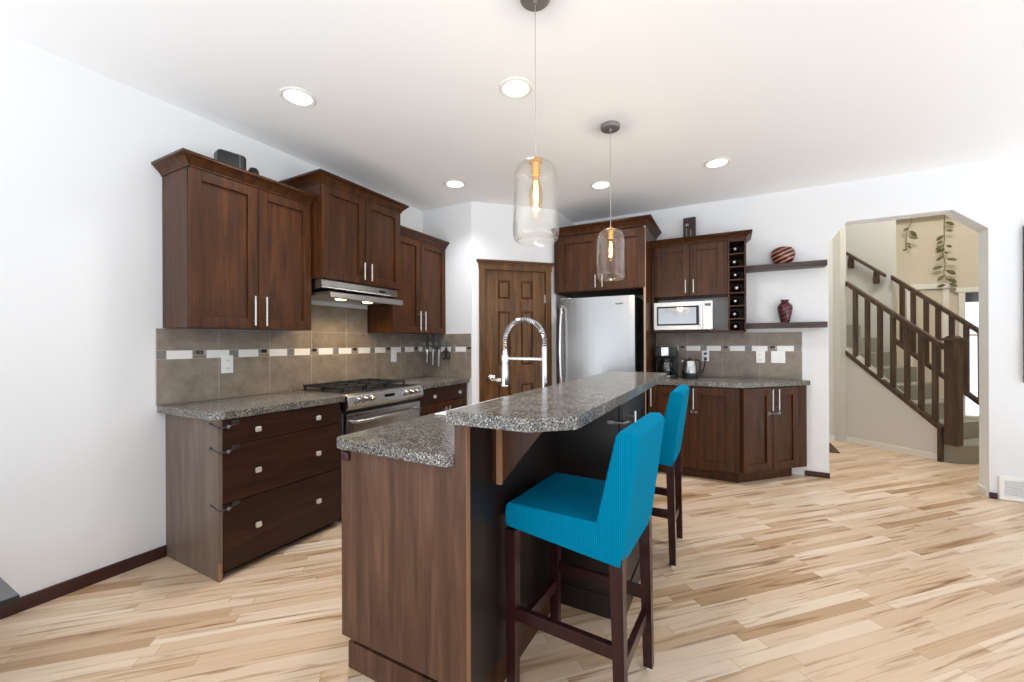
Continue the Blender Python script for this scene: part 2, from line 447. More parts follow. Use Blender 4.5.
def crown(parent, x0, x1, d, z0, z1, out=0.052, left=True, right=True, y0=-0.02):
    prof = [(0.0, z0), (0.006, z0), (0.006, z0 + 0.008), (out * 0.35, z0 + (z1 - z0) * 0.35), (out - 0.006, z1 - 0.016), (out, z1 - 0.014), (out, z1), (0.0, z1)]
    vs, fs = [], []
    for o_, z in prof:
        xl = x0 - (o_ if left else 0); xr = x1 + (o_ if right else 0); yf = y0 - o_
        vs += [(xl, d, z), (xl, yf, z), (xr, yf, z), (xr, d, z)]
    n = len(prof)
    for i in range(n - 1):
        for k in range(3):
            fs.append((i * 4 + k, i * 4 + k + 1, (i + 1) * 4 + k + 1, (i + 1) * 4 + k))
    fs.append(((n - 2) * 4, (n - 2) * 4 + 1, (n - 2) * 4 + 2, (n - 2) * 4 + 3))
    b = MB(); b.quads(vs, fs, WD); return b.build('crown_molding', parent)

def upper(name, label, loc, rz, W, D, z0, z1, splits, hz, crown_z, cl=True, cr=True, ed=0.003, group=None, fr=0.062, cout=0.052, hoff=0.036, lift=0.035):
    t = thing(name, label, 'cabinet', loc, rz, group)
    b = MB(); b.box(0, W, 0, D, z0, z1 + lift, WD, 0.002); b.build('cabinet_body', t)
    xs = [ed] + splits + [W - ed]
    for i in range(len(xs) - 1):
        g = 0.0015
        d = shaker(t, xs[i] + (g if i else 0), xs[i + 1] - (g if i < len(xs) - 2 else 0), z0 + 0.002, z1 - 0.012, 0, fr)
        if len(splits) == 1:
            handle(d, (xs[1] - hoff) if i == 0 else (xs[1] + hoff), hz[0], hz[1])
    crown(t, 0, W, D, crown_z[0], crown_z[1], cout, cl, cr)
    return t

RL = PI / 2      # left-wall units face +X
U1 = upper('upper_cabinet', 'largest left dark wood two-door wall cabinet beside the bare white wall', (-2.71, 1.167, 0), RL, 0.765, 0.30, 1.377, 2.30, [0.383], (1.397, 1.585), (2.288, 2.356), True, False)
U2 = upper('upper_cabinet', 'dark two-door wall cabinet mounted above the range hood, raised higher than its neighbours', (-2.605, 1.94, 0), RL, 0.795, 0.405, 1.755, 2.452, [0.398], (1.786, 1.922), (2.44, 2.512), True, True)
U3 = upper('upper_cabinet', 'dark two-door wall cabinet in the corner over the hanging knives', (-2.71, 2.737, 0), RL, 0.785, 0.30, 1.377, 2.30, [0.385], (1.402, 1.592), (2.288, 2.356), False, False)

def knob(parent, x, z, y=-0.02):
    b = MB()
    b.cyl((x, y, z), (x, y - 0.012, z), 0.007, NICK, 10)
    b.box(x - 0.016, x + 0.016, y - 0.03, y - 0.012, z - 0.015, z + 0.015, KNOBM, 0.006, 2)
    return b.build('knob', parent)

def lock_strap(parent, x, z, y=-0.02):
    """child lock: two pads, one round the corner, joined by a strap (corner at x)"""
    b = MB()
    b.tube([(x + 0.075, y - 0.006, z + 0.012), (x + 0.04, y - 0.012, z - 0.004), (x + 0.006, y - 0.012, z - 0.006), (x - 0.012, y + 0.004, z - 0.006), (x - 0.012, y + 0.05, z + 0.006), (x - 0.010, y + 0.09, z + 0.01)], 0.0045, BRONZE, 8)
    b.box(x + 0.05, x + 0.09, y - 0.012, y, z, z + 0.024, BRONZE, 0.005)
    b.box(x - 0.012, x + 0.0, y + 0.06, y + 0.10, z - 0.004, z + 0.022, BRONZE, 0.005)
    b.ball((x + 0.03, y - 0.012, z - 0.006), 0.011, GREYP, 10)
    return b.build('child_lock', parent)

# drawer unit left of the range
BW = 0.777
base1 = thing('drawer_cabinet', 'dark wood base cabinet with three wide drawers and square knobs, left of the range', 'cabinet', (-2.437, 1.18, 0), RL)
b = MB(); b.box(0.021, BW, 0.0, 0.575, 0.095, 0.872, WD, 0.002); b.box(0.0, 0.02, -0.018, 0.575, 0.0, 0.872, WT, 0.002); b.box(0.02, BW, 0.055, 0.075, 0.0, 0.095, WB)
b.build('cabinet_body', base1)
b = MB(); b.box(-0.001, 0.012, -0.021, -0.012, 0.0, 0.10, WE, 0.001); b.build('bare_corner_edge', base1)
for (z0, z1, kz) in ((0.725, 0.866, 0.79), (0.409, 0.721, 0.555), (0.045, 0.405, 0.24)):
    d = MB().box(0.022, BW - 0.004, -0.02, 0, z0, z1, WH, 0.003).build('drawer', base1)
    knob(d, 0.197, kz); knob(d, 0.586, kz)
for z in (0.835, 0.70, 0.39): lock_strap(base1, 0.012, z)

# corner base cabinet right of the range
base3 = thing('base_cabinet', 'dark wood base cabinet with one drawer above two doors, right of the range', 'cabinet', (-2.437, 2.785, 0), RL)
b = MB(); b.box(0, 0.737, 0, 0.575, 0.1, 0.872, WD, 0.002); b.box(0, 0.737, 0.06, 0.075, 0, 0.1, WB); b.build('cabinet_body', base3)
d = MB().box(0.004, 0.733, -0.02, 0, 0.722, 0.866, WH, 0.003).build('drawer', base3); knob(d, 0.185, 0.787); knob(d, 0.58, 0.787)
for x0, x1, hx in ((0.004, 0.367, 0.34), (0.370, 0.733, 0.40)):
    d = shaker(base3, x0, x1, 0.11, 0.717); handle(d, hx, 0.49, 0.675)

# countertops
def clip_slab(pts, z0, z1, name, label, bev=0.0015):
    b = MB(); b.prism(pts, z0, z1, GRAN, 'z', bev, 2); return tag(b.build(name), label, 'countertop')
clip_slab([(XL, 1.14), (-2.455, 1.15), (-2.40, 1.20), (-2.385, 1.95), (-2.385, 1.965), (XL, 1.965)], 0.872, 0.914, 'countertop', 'speckled grey countertop on the drawer cabinet left of the range')
clip_slab([(XL, 2.79), (-2.385, 2.79), (-2.385, 3.524), (XL, 3.524)], 0.872, 0.914, 'countertop', 'speckled grey countertop in the corner under the hanging knives')
clip_slab([(-0.713, 4.135), (0.095, 4.135), (0.668, 4.70), (0.655, YF - 0.001), (-0.713, YF - 0.001)], 0.872, 0.914, 'countertop', 'speckled grey countertop with clipped end under the coffee maker and kettle')

# ------------------------------------------------------------------ backsplashes (local: x along wall, front at y=0 thickness to -0.008)
def splash(name, label, loc, rz, W, z0, z1, first, step=0.341, s0=0.05, sz=(1.189, 1.24), gap0=0, extra=()):
    b = MB(); b.box(0, W, -0.0078, 0, z0, z1, GROUT)
    xs = [0.0]; x = first
    while x < W - 0.02: xs.append(x); x += step
    xs.append(W)
    for xa, xb in zip(xs[:-1], xs[1:]):
        for za, zb in ((z0, sz[0] - 0.002), (sz[1] + 0.002, z1)):
            b.box(xa + 0.002, xb - 0.002, -0.009, -0.004, za + 0.001, zb - 0.001, TILE, 0.001, 1)
    seq = [('w', 0.136), ('d', 0.078), ('w', 0.138), ('g', 0.058)]
    x = s0; k = gap0
    if s0 > 0.005: b.box(0.002, s0 - 0.002, -0.009, -0.004, sz[0], sz[1], TGREY, 0.001, 1)
    while x < W - 0.003:
        t_, l = seq[k % 4]; e = min(x + l, W)
        if e - x > 0.008:
            if t_ == 'w': b.box(x + 0.002, e - 0.002, -0.009, -0.004, sz[0], sz[1], TWHITE, 0.001, 1)
            elif t_ == 'g': b.box(x + 0.002, e - 0.002, -0.009, -0.004, sz[0], sz[1], TGREY, 0.001, 1)
            else:
                b.box(x + 0.002, e - 0.002, -0.009, -0.004, sz[0], sz[0] + 0.022, TILE, 0.001, 1)
                xa, xb = x + 0.018, min(x + 0.062, e)
                if xb - xa > 0.006: b.box(xa, xb, -0.009, -0.004, sz[0] + 0.025, sz[1], TDARK, 0.001, 1)
                b.box(x + 0.002, x + 0.016, -0.009, -0.004, sz[0] + 0.025, sz[1], TGREY, 0.001, 1)
        x = e; k += 1
    for xa, xb, za, zb in extra:
        b.box(xa, xb, -0.0078, 0, za, zb, GROUT)
        b.box(xa + 0.002, xb - 0.002, -0.009, -0.004, za + 0.002, zb - 0.002, TILE, 0.001, 1)
    o = b.build(name); o.location = loc; o.rotation_euler = (0, 0, rz)
    return tag(o, label, 'backsplash')
splash('tile_backsplash', 'long taupe tile backsplash with white accent band behind the range', (XL + 0.001, 1.133, 0), RL, YK - 1.133 - 0.011, 0.915, 1.374, 0.337, extra=[(0.803, 1.019, 1.374, 1.60), (1.019, 1.360, 1.374, 1.60), (1.360, 1.600, 1.374, 1.60)])
splash('tile_backsplash', 'short tile backsplash panel behind the hanging knives', (XL, YK - 0.001, 0), 0, 0.65, 0.915, 1.378, 0.34, s0=0.04)
splash('tile_backsplash', 'grey tile backsplash with white accent band behind the kettle and coffee maker', (-0.713, YF - 0.001, 0), 0, 1.325, 0.915, 1.374, 0.315, 0.331, 0.03, gap0=3)

# ------------------------------------------------------------------ range
rg = thing('gas_range', 'stainless gas range with black grates and front knobs between the left cabinets', 'range', (-2.437, 1.978, 0), RL)
RW = 0.797
b = MB(); b.box(0.006, RW - 0.006, 0.0, 0.56, 0.06, 0.895, GREYP, 0.003); b.box(0.03, RW - 0.03, 0.05, 0.07, 0, 0.07, BLACKP); b.build('range_body', rg)
b = MB(); b.box(-0.004, RW + 0.004, -0.03, 0.565, 0.895, 0.918, STEEL, 0.006)
b.box(0.05, RW - 0.05, 0.05, 0.53, 0.914, 0.921, BLACKP, 0.003); b.build('cooktop', rg)
b = MB(); b.prism([(0.02, 0.80), (-0.045, 0.80), (-0.075, 0.83), (-0.062, 0.90), (-0.03, 0.918), (0.02, 0.918)], 0.0, RW, STEEL, 'x', 0.004); cp = b.build('control_panel', rg)
for x in (0.085, 0.15, 0.215, 0.585, 0.65, 0.715):
    kb = MB(); Mx = Matrix.Translation((x, -0.066, 0.872)) @ Matrix.Rotation(math.radians(100), 4, 'X')
    kb.lathe([(0, 0.0), (0.024, 0.0), (0.024, 0.006), (0.019, 0.009), (0.017, 0.03), (0.012, 0.033), (0, 0.033)], STEEL, 20, Mx)
    kb.build('knob', cp)
MB().box(0.35, 0.45, -0.074, -0.064, 0.862, 0.884, BGLASS, 0.002).build('clock_display', cp)
b = MB(); b.box(0.012, RW - 0.012, -0.045, 0.0, 0.22, 0.775, STEEL, 0.006); dr = b.build('oven_door', rg)
MB().box(0.10, RW - 0.10, -0.048, -0.043, 0.30, 0.63, BGLASS, 0.003).build('oven_window', dr)
b = MB(); b.tube([(0.06, -0.045, 0.715), (0.06, -0.085, 0.72), (0.12, -0.098, 0.72), (RW - 0.12, -0.098, 0.72), (RW - 0.06, -0.085, 0.72), (RW - 0.06, -0.045, 0.715)], 0.012, STEEL, 12); b.build('oven_handle', dr)
b = MB(); b.box(0.012, RW - 0.012, -0.04, 0.0, 0.075, 0.205, STEEL, 0.006); b.build('storage_drawer', rg)
b = MB(); b.box(0.008, RW - 0.008, -0.02, 0.0, 0.776, 0.80, BLACKP); b.build('shadow_gap_trim', rg)
for x in (0.19, 0.40, 0.61):
    for y in (0.16, 0.40):
        if x == 0.40 and y == 0.40: continue
        bb = MB(); T = Matrix.Translation((x, y, 0.92))
        bb.lathe([(0, 0), (0.045, 0), (0.045, 0.008), (0.03, 0.014), (0.03, 0.02), (0, 0.022)], IRON, 18, T); bb.build('burner', rg)
for x0, x1 in ((0.065, 0.285), (0.29, 0.507), (0.512, 0.732)):
    gb = MB(); zt = 0.957
    for x in (x0, x1 - 0.012): gb.box(x, x + 0.012, 0.07, 0.52, zt - 0.014, zt, IRON, 0.003)
    for y in (0.07, 0.165, 0.285, 0.40, 0.508): gb.box(x0, x1, y, y + 0.012, zt - 0.014, zt, IRON, 0.003)
    xm = (x0 + x1) / 2; gb.box(xm - 0.006, xm + 0.006, 0.07, 0.52, zt - 0.012, zt + 0.002, IRON, 0.003)
    for x in (x0 + 0.004, x1 - 0.018):
        for y in (0.075, 0.295, 0.5): gb.box(x, x + 0.014, y, y + 0.014, 0.92, zt - 0.01, IRON, 0.002)
    gb.build('grate', rg)

# range hood
hd = thing('range_hood', 'slim stainless range hood with lit lamps under the middle left cabinet', 'hood', (-2.605, 1.945, 0), RL)
b = MB(); b.prism([(0.40, 1.752), (0.0, 1.752), (-0.01, 1.70), (0.0, 1.688), (0.40, 1.640)], 0.0, 0.76, STEEL, 'x', 0.003); b.build('hood_body', hd)
b = MB(); b.prism([(0.38, 1.655), (-0.09, 1.655), (-0.105, 1.648), (-0.105, 1.612), (-0.095, 1.605), (-0.08, 1.632), (0.38, 1.632)], -0.002, 0.725, NICK, 'x', 0.002); b.build('visor', hd)
for x in (0.25, 0.52):
    b = MB(); b.lathe([(0, 1.621), (0.036, 1.622), (0.042, 1.628), (0.042, 1.634), (0, 1.634)], HLAMP, 18, Matrix.Translation((x, 0.10, 0))); b.build('hood_lamp', hd)
b = MB()
for x in (0.55, 0.585): b.box(x, x + 0.028, -0.014, -0.002, 1.705, 1.725, BLACKP, 0.003)
b.build('switch', hd)
for y in (2.20, 2.47):
    L_ = bpy.data.lights.new('hood_light', 'SPOT'); L_.energy = 9; L_.color = (1.0, 0.72, 0.40); L_.spot_size = math.radians(150); L_.spot_blend = 0.8; L_.shadow_soft_size = 0.04
    lo = bpy.data.objects.new('hood_light', L_); C.objects.link(lo); lo.location = (-2.71, y, 1.61)

# ------------------------------------------------------------------ knives on the corner backsplash
strip = MB().box(-2.995, -2.62, YK - 0.026, YK - 0.0101, 1.258, 1.292, NICK, 0.003).build('magnetic_strip')
tag(strip, 'steel magnetic strip fixed to the corner backsplash tiles', 'knife rack')
for i, (x, zb, zt, lab) in enumerate(((-2.925, 1.068, 1.372, 'knife on the magnetic strip nearest the wall corner'), (-2.843, 1.045, 1.385, 'middle knife of the three on the magnetic strip'), (-2.762, 1.022, 1.375, 'knife on the magnetic strip next to the scissors'))):
    k = thing('kitchen_knife', 'steel handled ' + lab, 'knife', (x, YK - 0.029, 0), 0, 'knives on the magnetic strip')
    MB().prism([(-0.018, 1.215), (0.018, 1.215), (0.02, 1.29), (0.008, zt - 0.02), (-0.012, zt), (-0.018, zt - 0.01)], -0.002, 0.002, GREYP, 'y').build('blade', k)
    MB().tube([(0, -0.002, 1.218), (0.002, -0.004, 1.19), (0.002, -0.006, (zb + 1.2) / 2), (0, -0.006, zb)], [0.009, 0.013, 0.011, 0.014], STEEL, 10).build('knife_handle', k)
s_ = thing('scissors', 'black handled kitchen scissors hanging at the right end of the knives', 'scissors', (-2.668, YK - 0.029, 0))
MB().prism([(-0.012, 1.215), (0.012, 1.215), (0.006, 1.335), (-0.004, 1.335)], -0.002, 0.002, GREYP, 'y').build('blade', s_)
for sg in (-1, 1):
    pts = [(sg * (0.028 + 0.021 * math.cos(a)), -0.004, 1.15 + 0.04 * math.sin(a)) for a in [2 * PI * k / 16 for k in range(17)]]
    bq = MB(); bq.tube(pts, 0.0075, BLACKP, 8); bq.tube([(sg * 0.004, -0.003, 1.225), (sg * 0.012, -0.004, 1.188)], 0.009, BLACKP, 8); bq.build('finger_loop', s_)

# ------------------------------------------------------------------ outlets
def outlet(name, label, loc, rz, wd, ht, kind):
    t = thing(name, label, 'outlet' if kind != 'switch' else 'switch', loc, rz)
    MB().box(-wd / 2, wd / 2, -0.007, 0, -ht / 2, ht / 2, WHITEP, 0.003).build('cover_plate', t)
    if kind == 'outlet':
        for z in (-0.028, 0.024):
            MB().box(-0.016, 0.016, -0.010, -0.006, z - 0.014, z + 0.014, WHITEP, 0.004).box(-0.008, -0.0055, -0.0108, -0.0098, z - 0.004, z + 0.006, BLACKP).box(0.0055, 0.008, -0.0108, -0.0098, z - 0.004, z + 0.006, BLACKP).build('socket', t)
    else:
        for x in ([-0.03, 0.03] if wd > 0.1 else [0.0]):
            MB().box(x - 0.016, x + 0.016, -0.011, -0.006, -0.034, 0.034, WHITEP, 0.003).build('rocker', t)
    return t
outlet('wall_outlet', 'white outlet on the tile backsplash above the drawer cabinet', (XL + 0.0105, 1.518, 1.143), RL, 0.075, 0.12, 'outlet')
outlet('wall_outlet', 'white outlet on the tile backsplash right of the range', (XL + 0.0105, 3.067, 1.15), RL, 0.075, 0.115, 'outlet')
outlet('wall_outlet', 'white outlet with the black kettle plug in it', (-0.226, YF - 0.0105, 1.135), 0, 0.07, 0.112, 'outlet')
outlet('wall_outlet', 'white outlet between the kettle outlet and the double switch', (0.27, YF - 0.0105, 1.13), 0, 0.078, 0.118, 'outlet')
outlet('light_switch', 'wide white double switch plate at the right end of the grey tile backsplash', (0.417, YF - 0.0105, 1.13), 0, 0.118, 0.118, 'switch')

# ------------------------------------------------------------------ pantry door (local: x along angled wall)
def on_diag(o): o.location = (XK, YK, 0); o.rotation_euler = (0, 0, PI / 4); return o
b = MB(); x0, x1 = 0.14, 0.815; t0, t1 = 0.012, 0.047
cols = ((0.28, 0.418), (0.537, 0.675)); rows = ((0.22, 0.84), (1.04, 1.62), (1.745, 1.945))
zs = [0.01] + [q for r in rows for q in r] + [2.0505]
b.box(x0, cols[0][0], t0, t1, 0.01, 2.0505, PD, 0.002); b.box(cols[0][1], cols[1][0], t0, t1, 0.01, 2.0505, PD, 0.002); b.box(cols[1][1], x1, t0, t1, 0.01, 2.0505, PD, 0.002)
for c0, c1 in cols:
    for k in range(0, len(zs), 2): b.box(c0, c1, t0 + 0.0005, t1, zs[k], zs[k + 1], PD, 0.002)
d1 = struct(on_diag(b.build('door_1')))
for c0, c1 in cols:
    for z0, z1 in rows:
        MB().box(c0, c1, t0 + 0.022, t1 - 0.003, z0, z1, PD).box(c0 + 0.012, c1 - 0.012, t0 + 0.004, t0 + 0.034, z0 + 0.012, z1 - 0.012, PD, 0.0145, 1).build('door_panel', d1)
b = MB(); b.box(0.075, 0.137, -0.018, 0.10, 0, 2.06, PD, 0.004); b.box(0.818, 0.883, -0.018, 0.10, 0, 2.06, PD, 0.004); b.box(0.137, 0.818, -0.018, 0.10, 2.05, 2.06, PD)
b.box(0.07, 0.888, -0.02, 0.0, 2.055, 2.115, PD, 0.003); b.box(0.058, 0.90, -0.032, 0.0, 2.113, 2.13, PD, 0.004); b.box(0.046, 0.912, -0.045, 0.0, 2.13, 2.15, PD, 0.006)
b.build('door_casing', d1)
b = MB(); Mk = Matrix.Translation((0.205, t0, 0.915)) @ Matrix.Rotation(PI / 2, 4, 'X')
b.lathe([(0, 0), (0.032, 0), (0.032, 0.006), (0.012, 0.012), (0.011, 0.035), (0.026, 0.042), (0.034, 0.055), (0.03, 0.07), (0.016, 0.078), (0, 0.079)], CHROME, 22, Mk); b.build('door_knob', d1)
b = MB(); b.box(0.262, 0.32, -0.006, 0.014, 0.868, 0.905, WHITEP, 0.01, 3); b.box(0.24, 0.27, -0.002, 0.012, 0.878, 0.895, WHITEP, 0.004); b.build('child_latch', d1)
b = MB()
for z in (1.76, 1.0, 0.25): b.cyl((0.815, 0.006, z - 0.045), (0.815, 0.006, z + 0.045), 0.008, NICK, 10)
b.build('hinge', d1)

# ------------------------------------------------------------------ fridge and the cabinet over it
FY = 4.02
fr_ = thing('refrigerator', 'tall stainless refrigerator with black sides under the far left cabinet', 'refrigerator', (-1.595, FY, 0))
FW = 0.785
MB().box(0.0, FW, 0.075, 0.70, 0.03, 1.735, BLACKP, 0.006).box(0.03, FW - 0.03, 0.10, 0.16, 0.0, 0.04, BLACKP).build('fridge_body', fr_)
def bowed(z0, z1):
    n = 12; front = [(FW * k / n, 0.018 - 0.018 * math.sin(PI * k / n)) for k in range(n + 1)]
    return MB().prism([(FW, 0.07), (0, 0.07)] + front, z0, z1, STEEL, 'z', 0.004)
fd = bowed(0.66, 1.742).build('fridge_door', fr_)
fz = bowed(0.075, 0.65).build('freezer_drawer', fr_)
b = MB(); b.tube([(0.045, 0.008, 1.66), (0.045, -0.03, 1.64), (0.04, -0.055, 1.45), (0.038, -0.062, 1.2), (0.04, -0.055, 0.95), (0.045, -0.03, 0.74), (0.045, 0.008, 0.72)], [0.012, 0.013, 0.014, 0.015, 0.014, 0.013, 0.012], CHROME, 12); b.build('fridge_handle', fd)
MB().box(0.60, 0.675, -0.004, 0.012, 1.655, 1.672, DMET, 0.002).build('badge', fd)
b = MB(); b.tube([(0.08, 0.008, 0.60), (0.09, -0.04, 0.60), (FW / 2, -0.055, 0.60), (FW - 0.09, -0.04, 0.60), (FW - 0.08, 0.008, 0.60)], 0.013, CHROME, 12); b.build('freezer_handle', fz)

fc = thing('upper_cabinet', 'wide two-door wall cabinet above the stainless refrigerator', 'cabinet', (-1.685, 4.13, 0))
CW = 0.965
b = MB(); b.box(0, CW - 0.022, 0, 0.628, 1.815, 2.43, WD, 0.002); b.build('cabinet_body', fc)
xs = (0.045, 0.507, CW - 0.004)
for i in (0, 1):
    d = shaker(fc, xs[i] + 0.0015, xs[i + 1] - 0.0015, 1.822, 2.405, 0, 0.075); handle(d, xs[1] + (-0.036 if i == 0 else 0.036), 1.845, 1.975)
crown(fc, 0, CW, 0.628, 2.425, 2.503, 0.06, False, True)
MB().box(CW - 0.020, CW, -0.016, 0.629, 0.0, 2.43, WD, 0.001).box(CW - 0.0195, CW - 0.0005, -0.0168, -0.0155, 0.001, 2.42, mat('pale_edge_band', (176, 148, 124), 0.4)).build('side_panel', fc)

# ------------------------------------------------------------------ right wall cabinet, wine rack, microwave
ur = upper('upper_cabinet', 'lighter two-door wall cabinet above the white microwave', (-0.716, 4.45, 0), 0, 0.70, 0.308, 1.742, 2.268, [0.363], (1.772, 1.902), (2.262, 2.326), False, False, 0.03, cout=0.0525)
bpy.data.objects.remove([o for o in bpy.data.objects if o.parent == ur and o.name.startswith('crown_molding')][0])
crown(ur, 0.0, 0.856, 0.308, 2.262, 2.326, 0.05, False, True)
MB().box(0.0, 0.70, -0.02, 0.308, 1.377, 1.397, WD, 0.002).box(0.0, 0.02, -0.02, 0.308, 1.397, 1.742, WD, 0.001).box(0.02, 0.70, 0.30, 0.308, 1.397, 1.742, WALL).build('microwave_shelf', ur)
wr = thing('wine_rack', 'narrow built-in wine rack with seven stacked square bays', 'wine rack', (-0.014, 4.43, 0))
b = MB(); b.box(0, 0.014, 0, 0.325, 1.377, 2.262, WD, 0.001); b.box(0.138, 0.154, 0, 0.325, 1.377, 2.262, WD, 0.001); b.box(0.014, 0.138, 0.30, 0.325, 1.377, 2.262, WD); b.build('rack_frame', wr)
zb = [1.377 + 0.1243 * k for k in range(8)]
for k in range(8): MB().box(0.014, 0.138, 0.0, 0.30, zb[k] - (0 if k == 0 else 0.006), zb[k] + (0.012 if k == 0 else 0.006) if k < 7 else 2.262, WD, 0.001).build('divider', wr)
words = ['in the bottom bay', 'in the second bay from the bottom', 'in the third bay from the bottom', 'in the middle bay', 'in the third bay from the top', 'in the second bay from the top', 'in the top bay']
foils = [mat('dark_red_foil', (96, 30, 36), 0.3), BLACKP, BLACKP, mat('rose_foil', (150, 92, 96), 0.35), BLACKP, mat('green_foil', (44, 62, 48), 0.3), BLACKP]
BOTT = mat('dark_bottle_glass', (20, 24, 20), 0.08)
for k in range(7):
    zc = zb[k] + (0.012 if k == 0 else 0.006) + 0.0395
    xo = 0.074 if k == 3 else (0.056 if k % 2 else 0.062)
    t = thing('wine_bottle', 'dark wine bottle lying ' + words[k] + ' of the wine rack', 'bottle', (-0.014 + xo, 4.428, zc), 0, 'wine bottles in the rack')
    Mb = Matrix.Rotation(-PI / 2, 4, 'X')
    MB().lathe([(0.013, 0.0), (0.015, 0.002), (0.0145, 0.07), (0.02, 0.09), (0.037, 0.12), (0.0385, 0.14), (0.0385, 0.285), (0.03, 0.29), (0, 0.287)], BOTT, 20, Mb).build('bottle_glass', t)
    MB().lathe([(0, -0.003), (0.0155, -0.003), (0.0165, 0.0), (0.0165, 0.05), (0.0148, 0.052)], foils[k], 20, Mb).lathe([(0, -0.0045), (0.008, -0.0045), (0.009, -0.003)], NICK, 14, Mb).build('foil_cap', t)

mw = thing('microwave', 'white microwave with mirrored window on the shelf under the right cabinet', 'microwave', (-0.69, 4.39, 1.398))
MB().box(0.004, 0.541, 0.02, 0.36, 0.008, 0.284, WHITEP, 0.006).box(0.03, 0.08, 0.04, 0.30, 0, 0.01, BLACKP).box(0.46, 0.51, 0.04, 0.30, 0, 0.01, BLACKP).build('microwave_body', mw)
b = MB(); b.box(0.0, 0.455, 0.0, 0.022, 0.006, 0.286, WHITEP, 0.006); md = b.build('microwave_door', mw)
MWIN = mat('mirrored_microwave_window', (178, 180, 182), 0.08, 0.85)
MB().box(0.03, 0.425, -0.003, 0.004, 0.05, 0.245, BGLASS, 0.004).box(0.045, 0.40, -0.0045, -0.002, 0.066, 0.228, MWIN, 0.002).build('microwave_window', md)
b = MB(); b.tube([(0.44, 0.0, 0.25), (0.44, -0.024, 0.24), (0.44, -0.024, 0.06), (0.44, 0.0, 0.05)], 0.007, WHITEP, 10); b.build('microwave_handle', md)
b = MB(); b.box(0.458, 0.545, 0.0, 0.022, 0.006, 0.286, WHITEP, 0.006); cpn = b.build('button_panel', mw)
MB().box(0.475, 0.53, -0.002, 0.002, 0.235, 0.262, GREYP, 0.001).build('display', cpn)
for r in range(4):
    for c in range(3): MB().box(0.474 + c * 0.02, 0.488 + c * 0.02, -0.002, 0.002, 0.17 - r * 0.032, 0.19 - r * 0.032, TRIMW, 0.001).build('button', cpn)

# ------------------------------------------------------------------ shelves and vases
SHELFM = wood('grey_brown_shelf', (58, 48, 46), (74, 62, 60), (92, 80, 76), (3, 30, 30), 0.4)
for z, lab in ((1.977, 'upper dark floating shelf on the white wall beside the wine rack'), (1.412, 'lower dark floating shelf on the white wall beside the wine rack')):
    tag(MB().box(0.152, 0.788, 4.625, YF - 0.001, z, z + 0.052, SHELFM, 0.003).build('floating_shelf'), lab, 'shelf')
def vase_mat(name, stripe):
    M = mat(name, (70, 34, 36), 0.16)
    v = objcoord(M, (1, 1, 1), (0, math.radians(25), 0))
    wv = nd(M, 'ShaderNodeTexWave', wave_type='BANDS', bands_direction='Z'); wv.inputs['Scale'].default_value = 9; wv.inputs['Distortion'].default_value = 2.0; wv.inputs['Detail'].default_value = 2
    ln(M, v, wv.inputs['Vector'])
    ln(M, ramp(M, wv.outputs[0], stripe), bsdf(M).inputs['Base Color']); return M
VM1 = vase_mat('striped_brown_glaze', [(0.0, (40, 20, 22)), (0.55, (86, 46, 44)), (0.8, (176, 120, 100))])
VM2 = vase_mat('plum_glaze', [(0.0, (62, 26, 34)), (0.9, (96, 48, 54))])
v1 = MB().lathe([(0, 0), (0.055, 0), (0.08, 0.022), (0.098, 0.062), (0.102, 0.09), (0.095, 0.125), (0.075, 0.152), (0.045, 0.16), (0.043, 0.163), (0.036, 0.16), (0.034, 0.154), (0, 0.15)], VM1, 36).build('vase')
v1.location = (0.455, 4.70, 2.029); tag(v1, 'round striped brown vase on the upper floating shelf', 'vase')
v2 = MB().lathe([(0, 0), (0.034, 0), (0.04, 0.015), (0.058, 0.10), (0.064, 0.14), (0.06, 0.165), (0.04, 0.188), (0.03, 0.197), (0.03, 0.207), (0.038, 0.218), (0.036, 0.22), (0.027, 0.214), (0, 0.208)], VM2, 32).build('vase')
v2.location = (0.470, 4.70, 1.464); tag(v2, 'slender plum vase with narrow neck on the lower floating shelf', 'vase')

# things standing on the cabinets
sp = thing('speaker', 'small black rounded speaker on top of the left wall cabinet', 'speaker', (-2.80, 1.44, 2.336), math.radians(80))
MB().box(-0.08, 0.08, -0.05, 0.05, 0.0, 0.155, BLACKP, 0.022, 3).build('speaker_body', sp)
MB().box(0.035, 0.040, -0.052, 0.052, 0.01, 0.148, GREYP, 0.001).build('trim_line', sp)
MB().box(-0.065, 0.025, -0.053, -0.046, 0.02, 0.135, IRON, 0.004).build('speaker_grille', sp)
tag(MB().lathe([(0, 0), (0.03, 0), (0.035, 0.06), (0.03, 0.10), (0.02, 0.115), (0, 0.117)], BLACKP, 18, Matrix.Translation((-2.80, 1.585, 2.336))).build('candle_jar'), 'tiny dark jar behind the crown beside the black speaker', 'jar')
pq = thing('wall_plaque', 'dark carved plaque leaning on the wall above the right cabinet', 'plaque', (-0.37, 4.62, 2.304), math.radians(-8))
MB().box(-0.062, 0.062, 0, 0.03, 0.0, 0.28, mat('dark_carved_wood', (46, 32, 28), 0.4), 0.01, 2).build('plaque_board', pq)
RELM = mat('pale_relief', (150, 136, 124), 0.4)
MB().lathe([(0, -0.018), (0.014, -0.012), (0.018, 0), (0.014, 0.012), (0, 0.018)], RELM, 14, Matrix.Translation((-0.02, -0.002, 0.20))).box(0.012, 0.022, -0.006, 0.002, 0.02, 0.15, RELM, 0.003).box(-0.03, -0.02, -0.006, 0.002, 0.04, 0.17, RELM, 0.003).build('relief', pq)

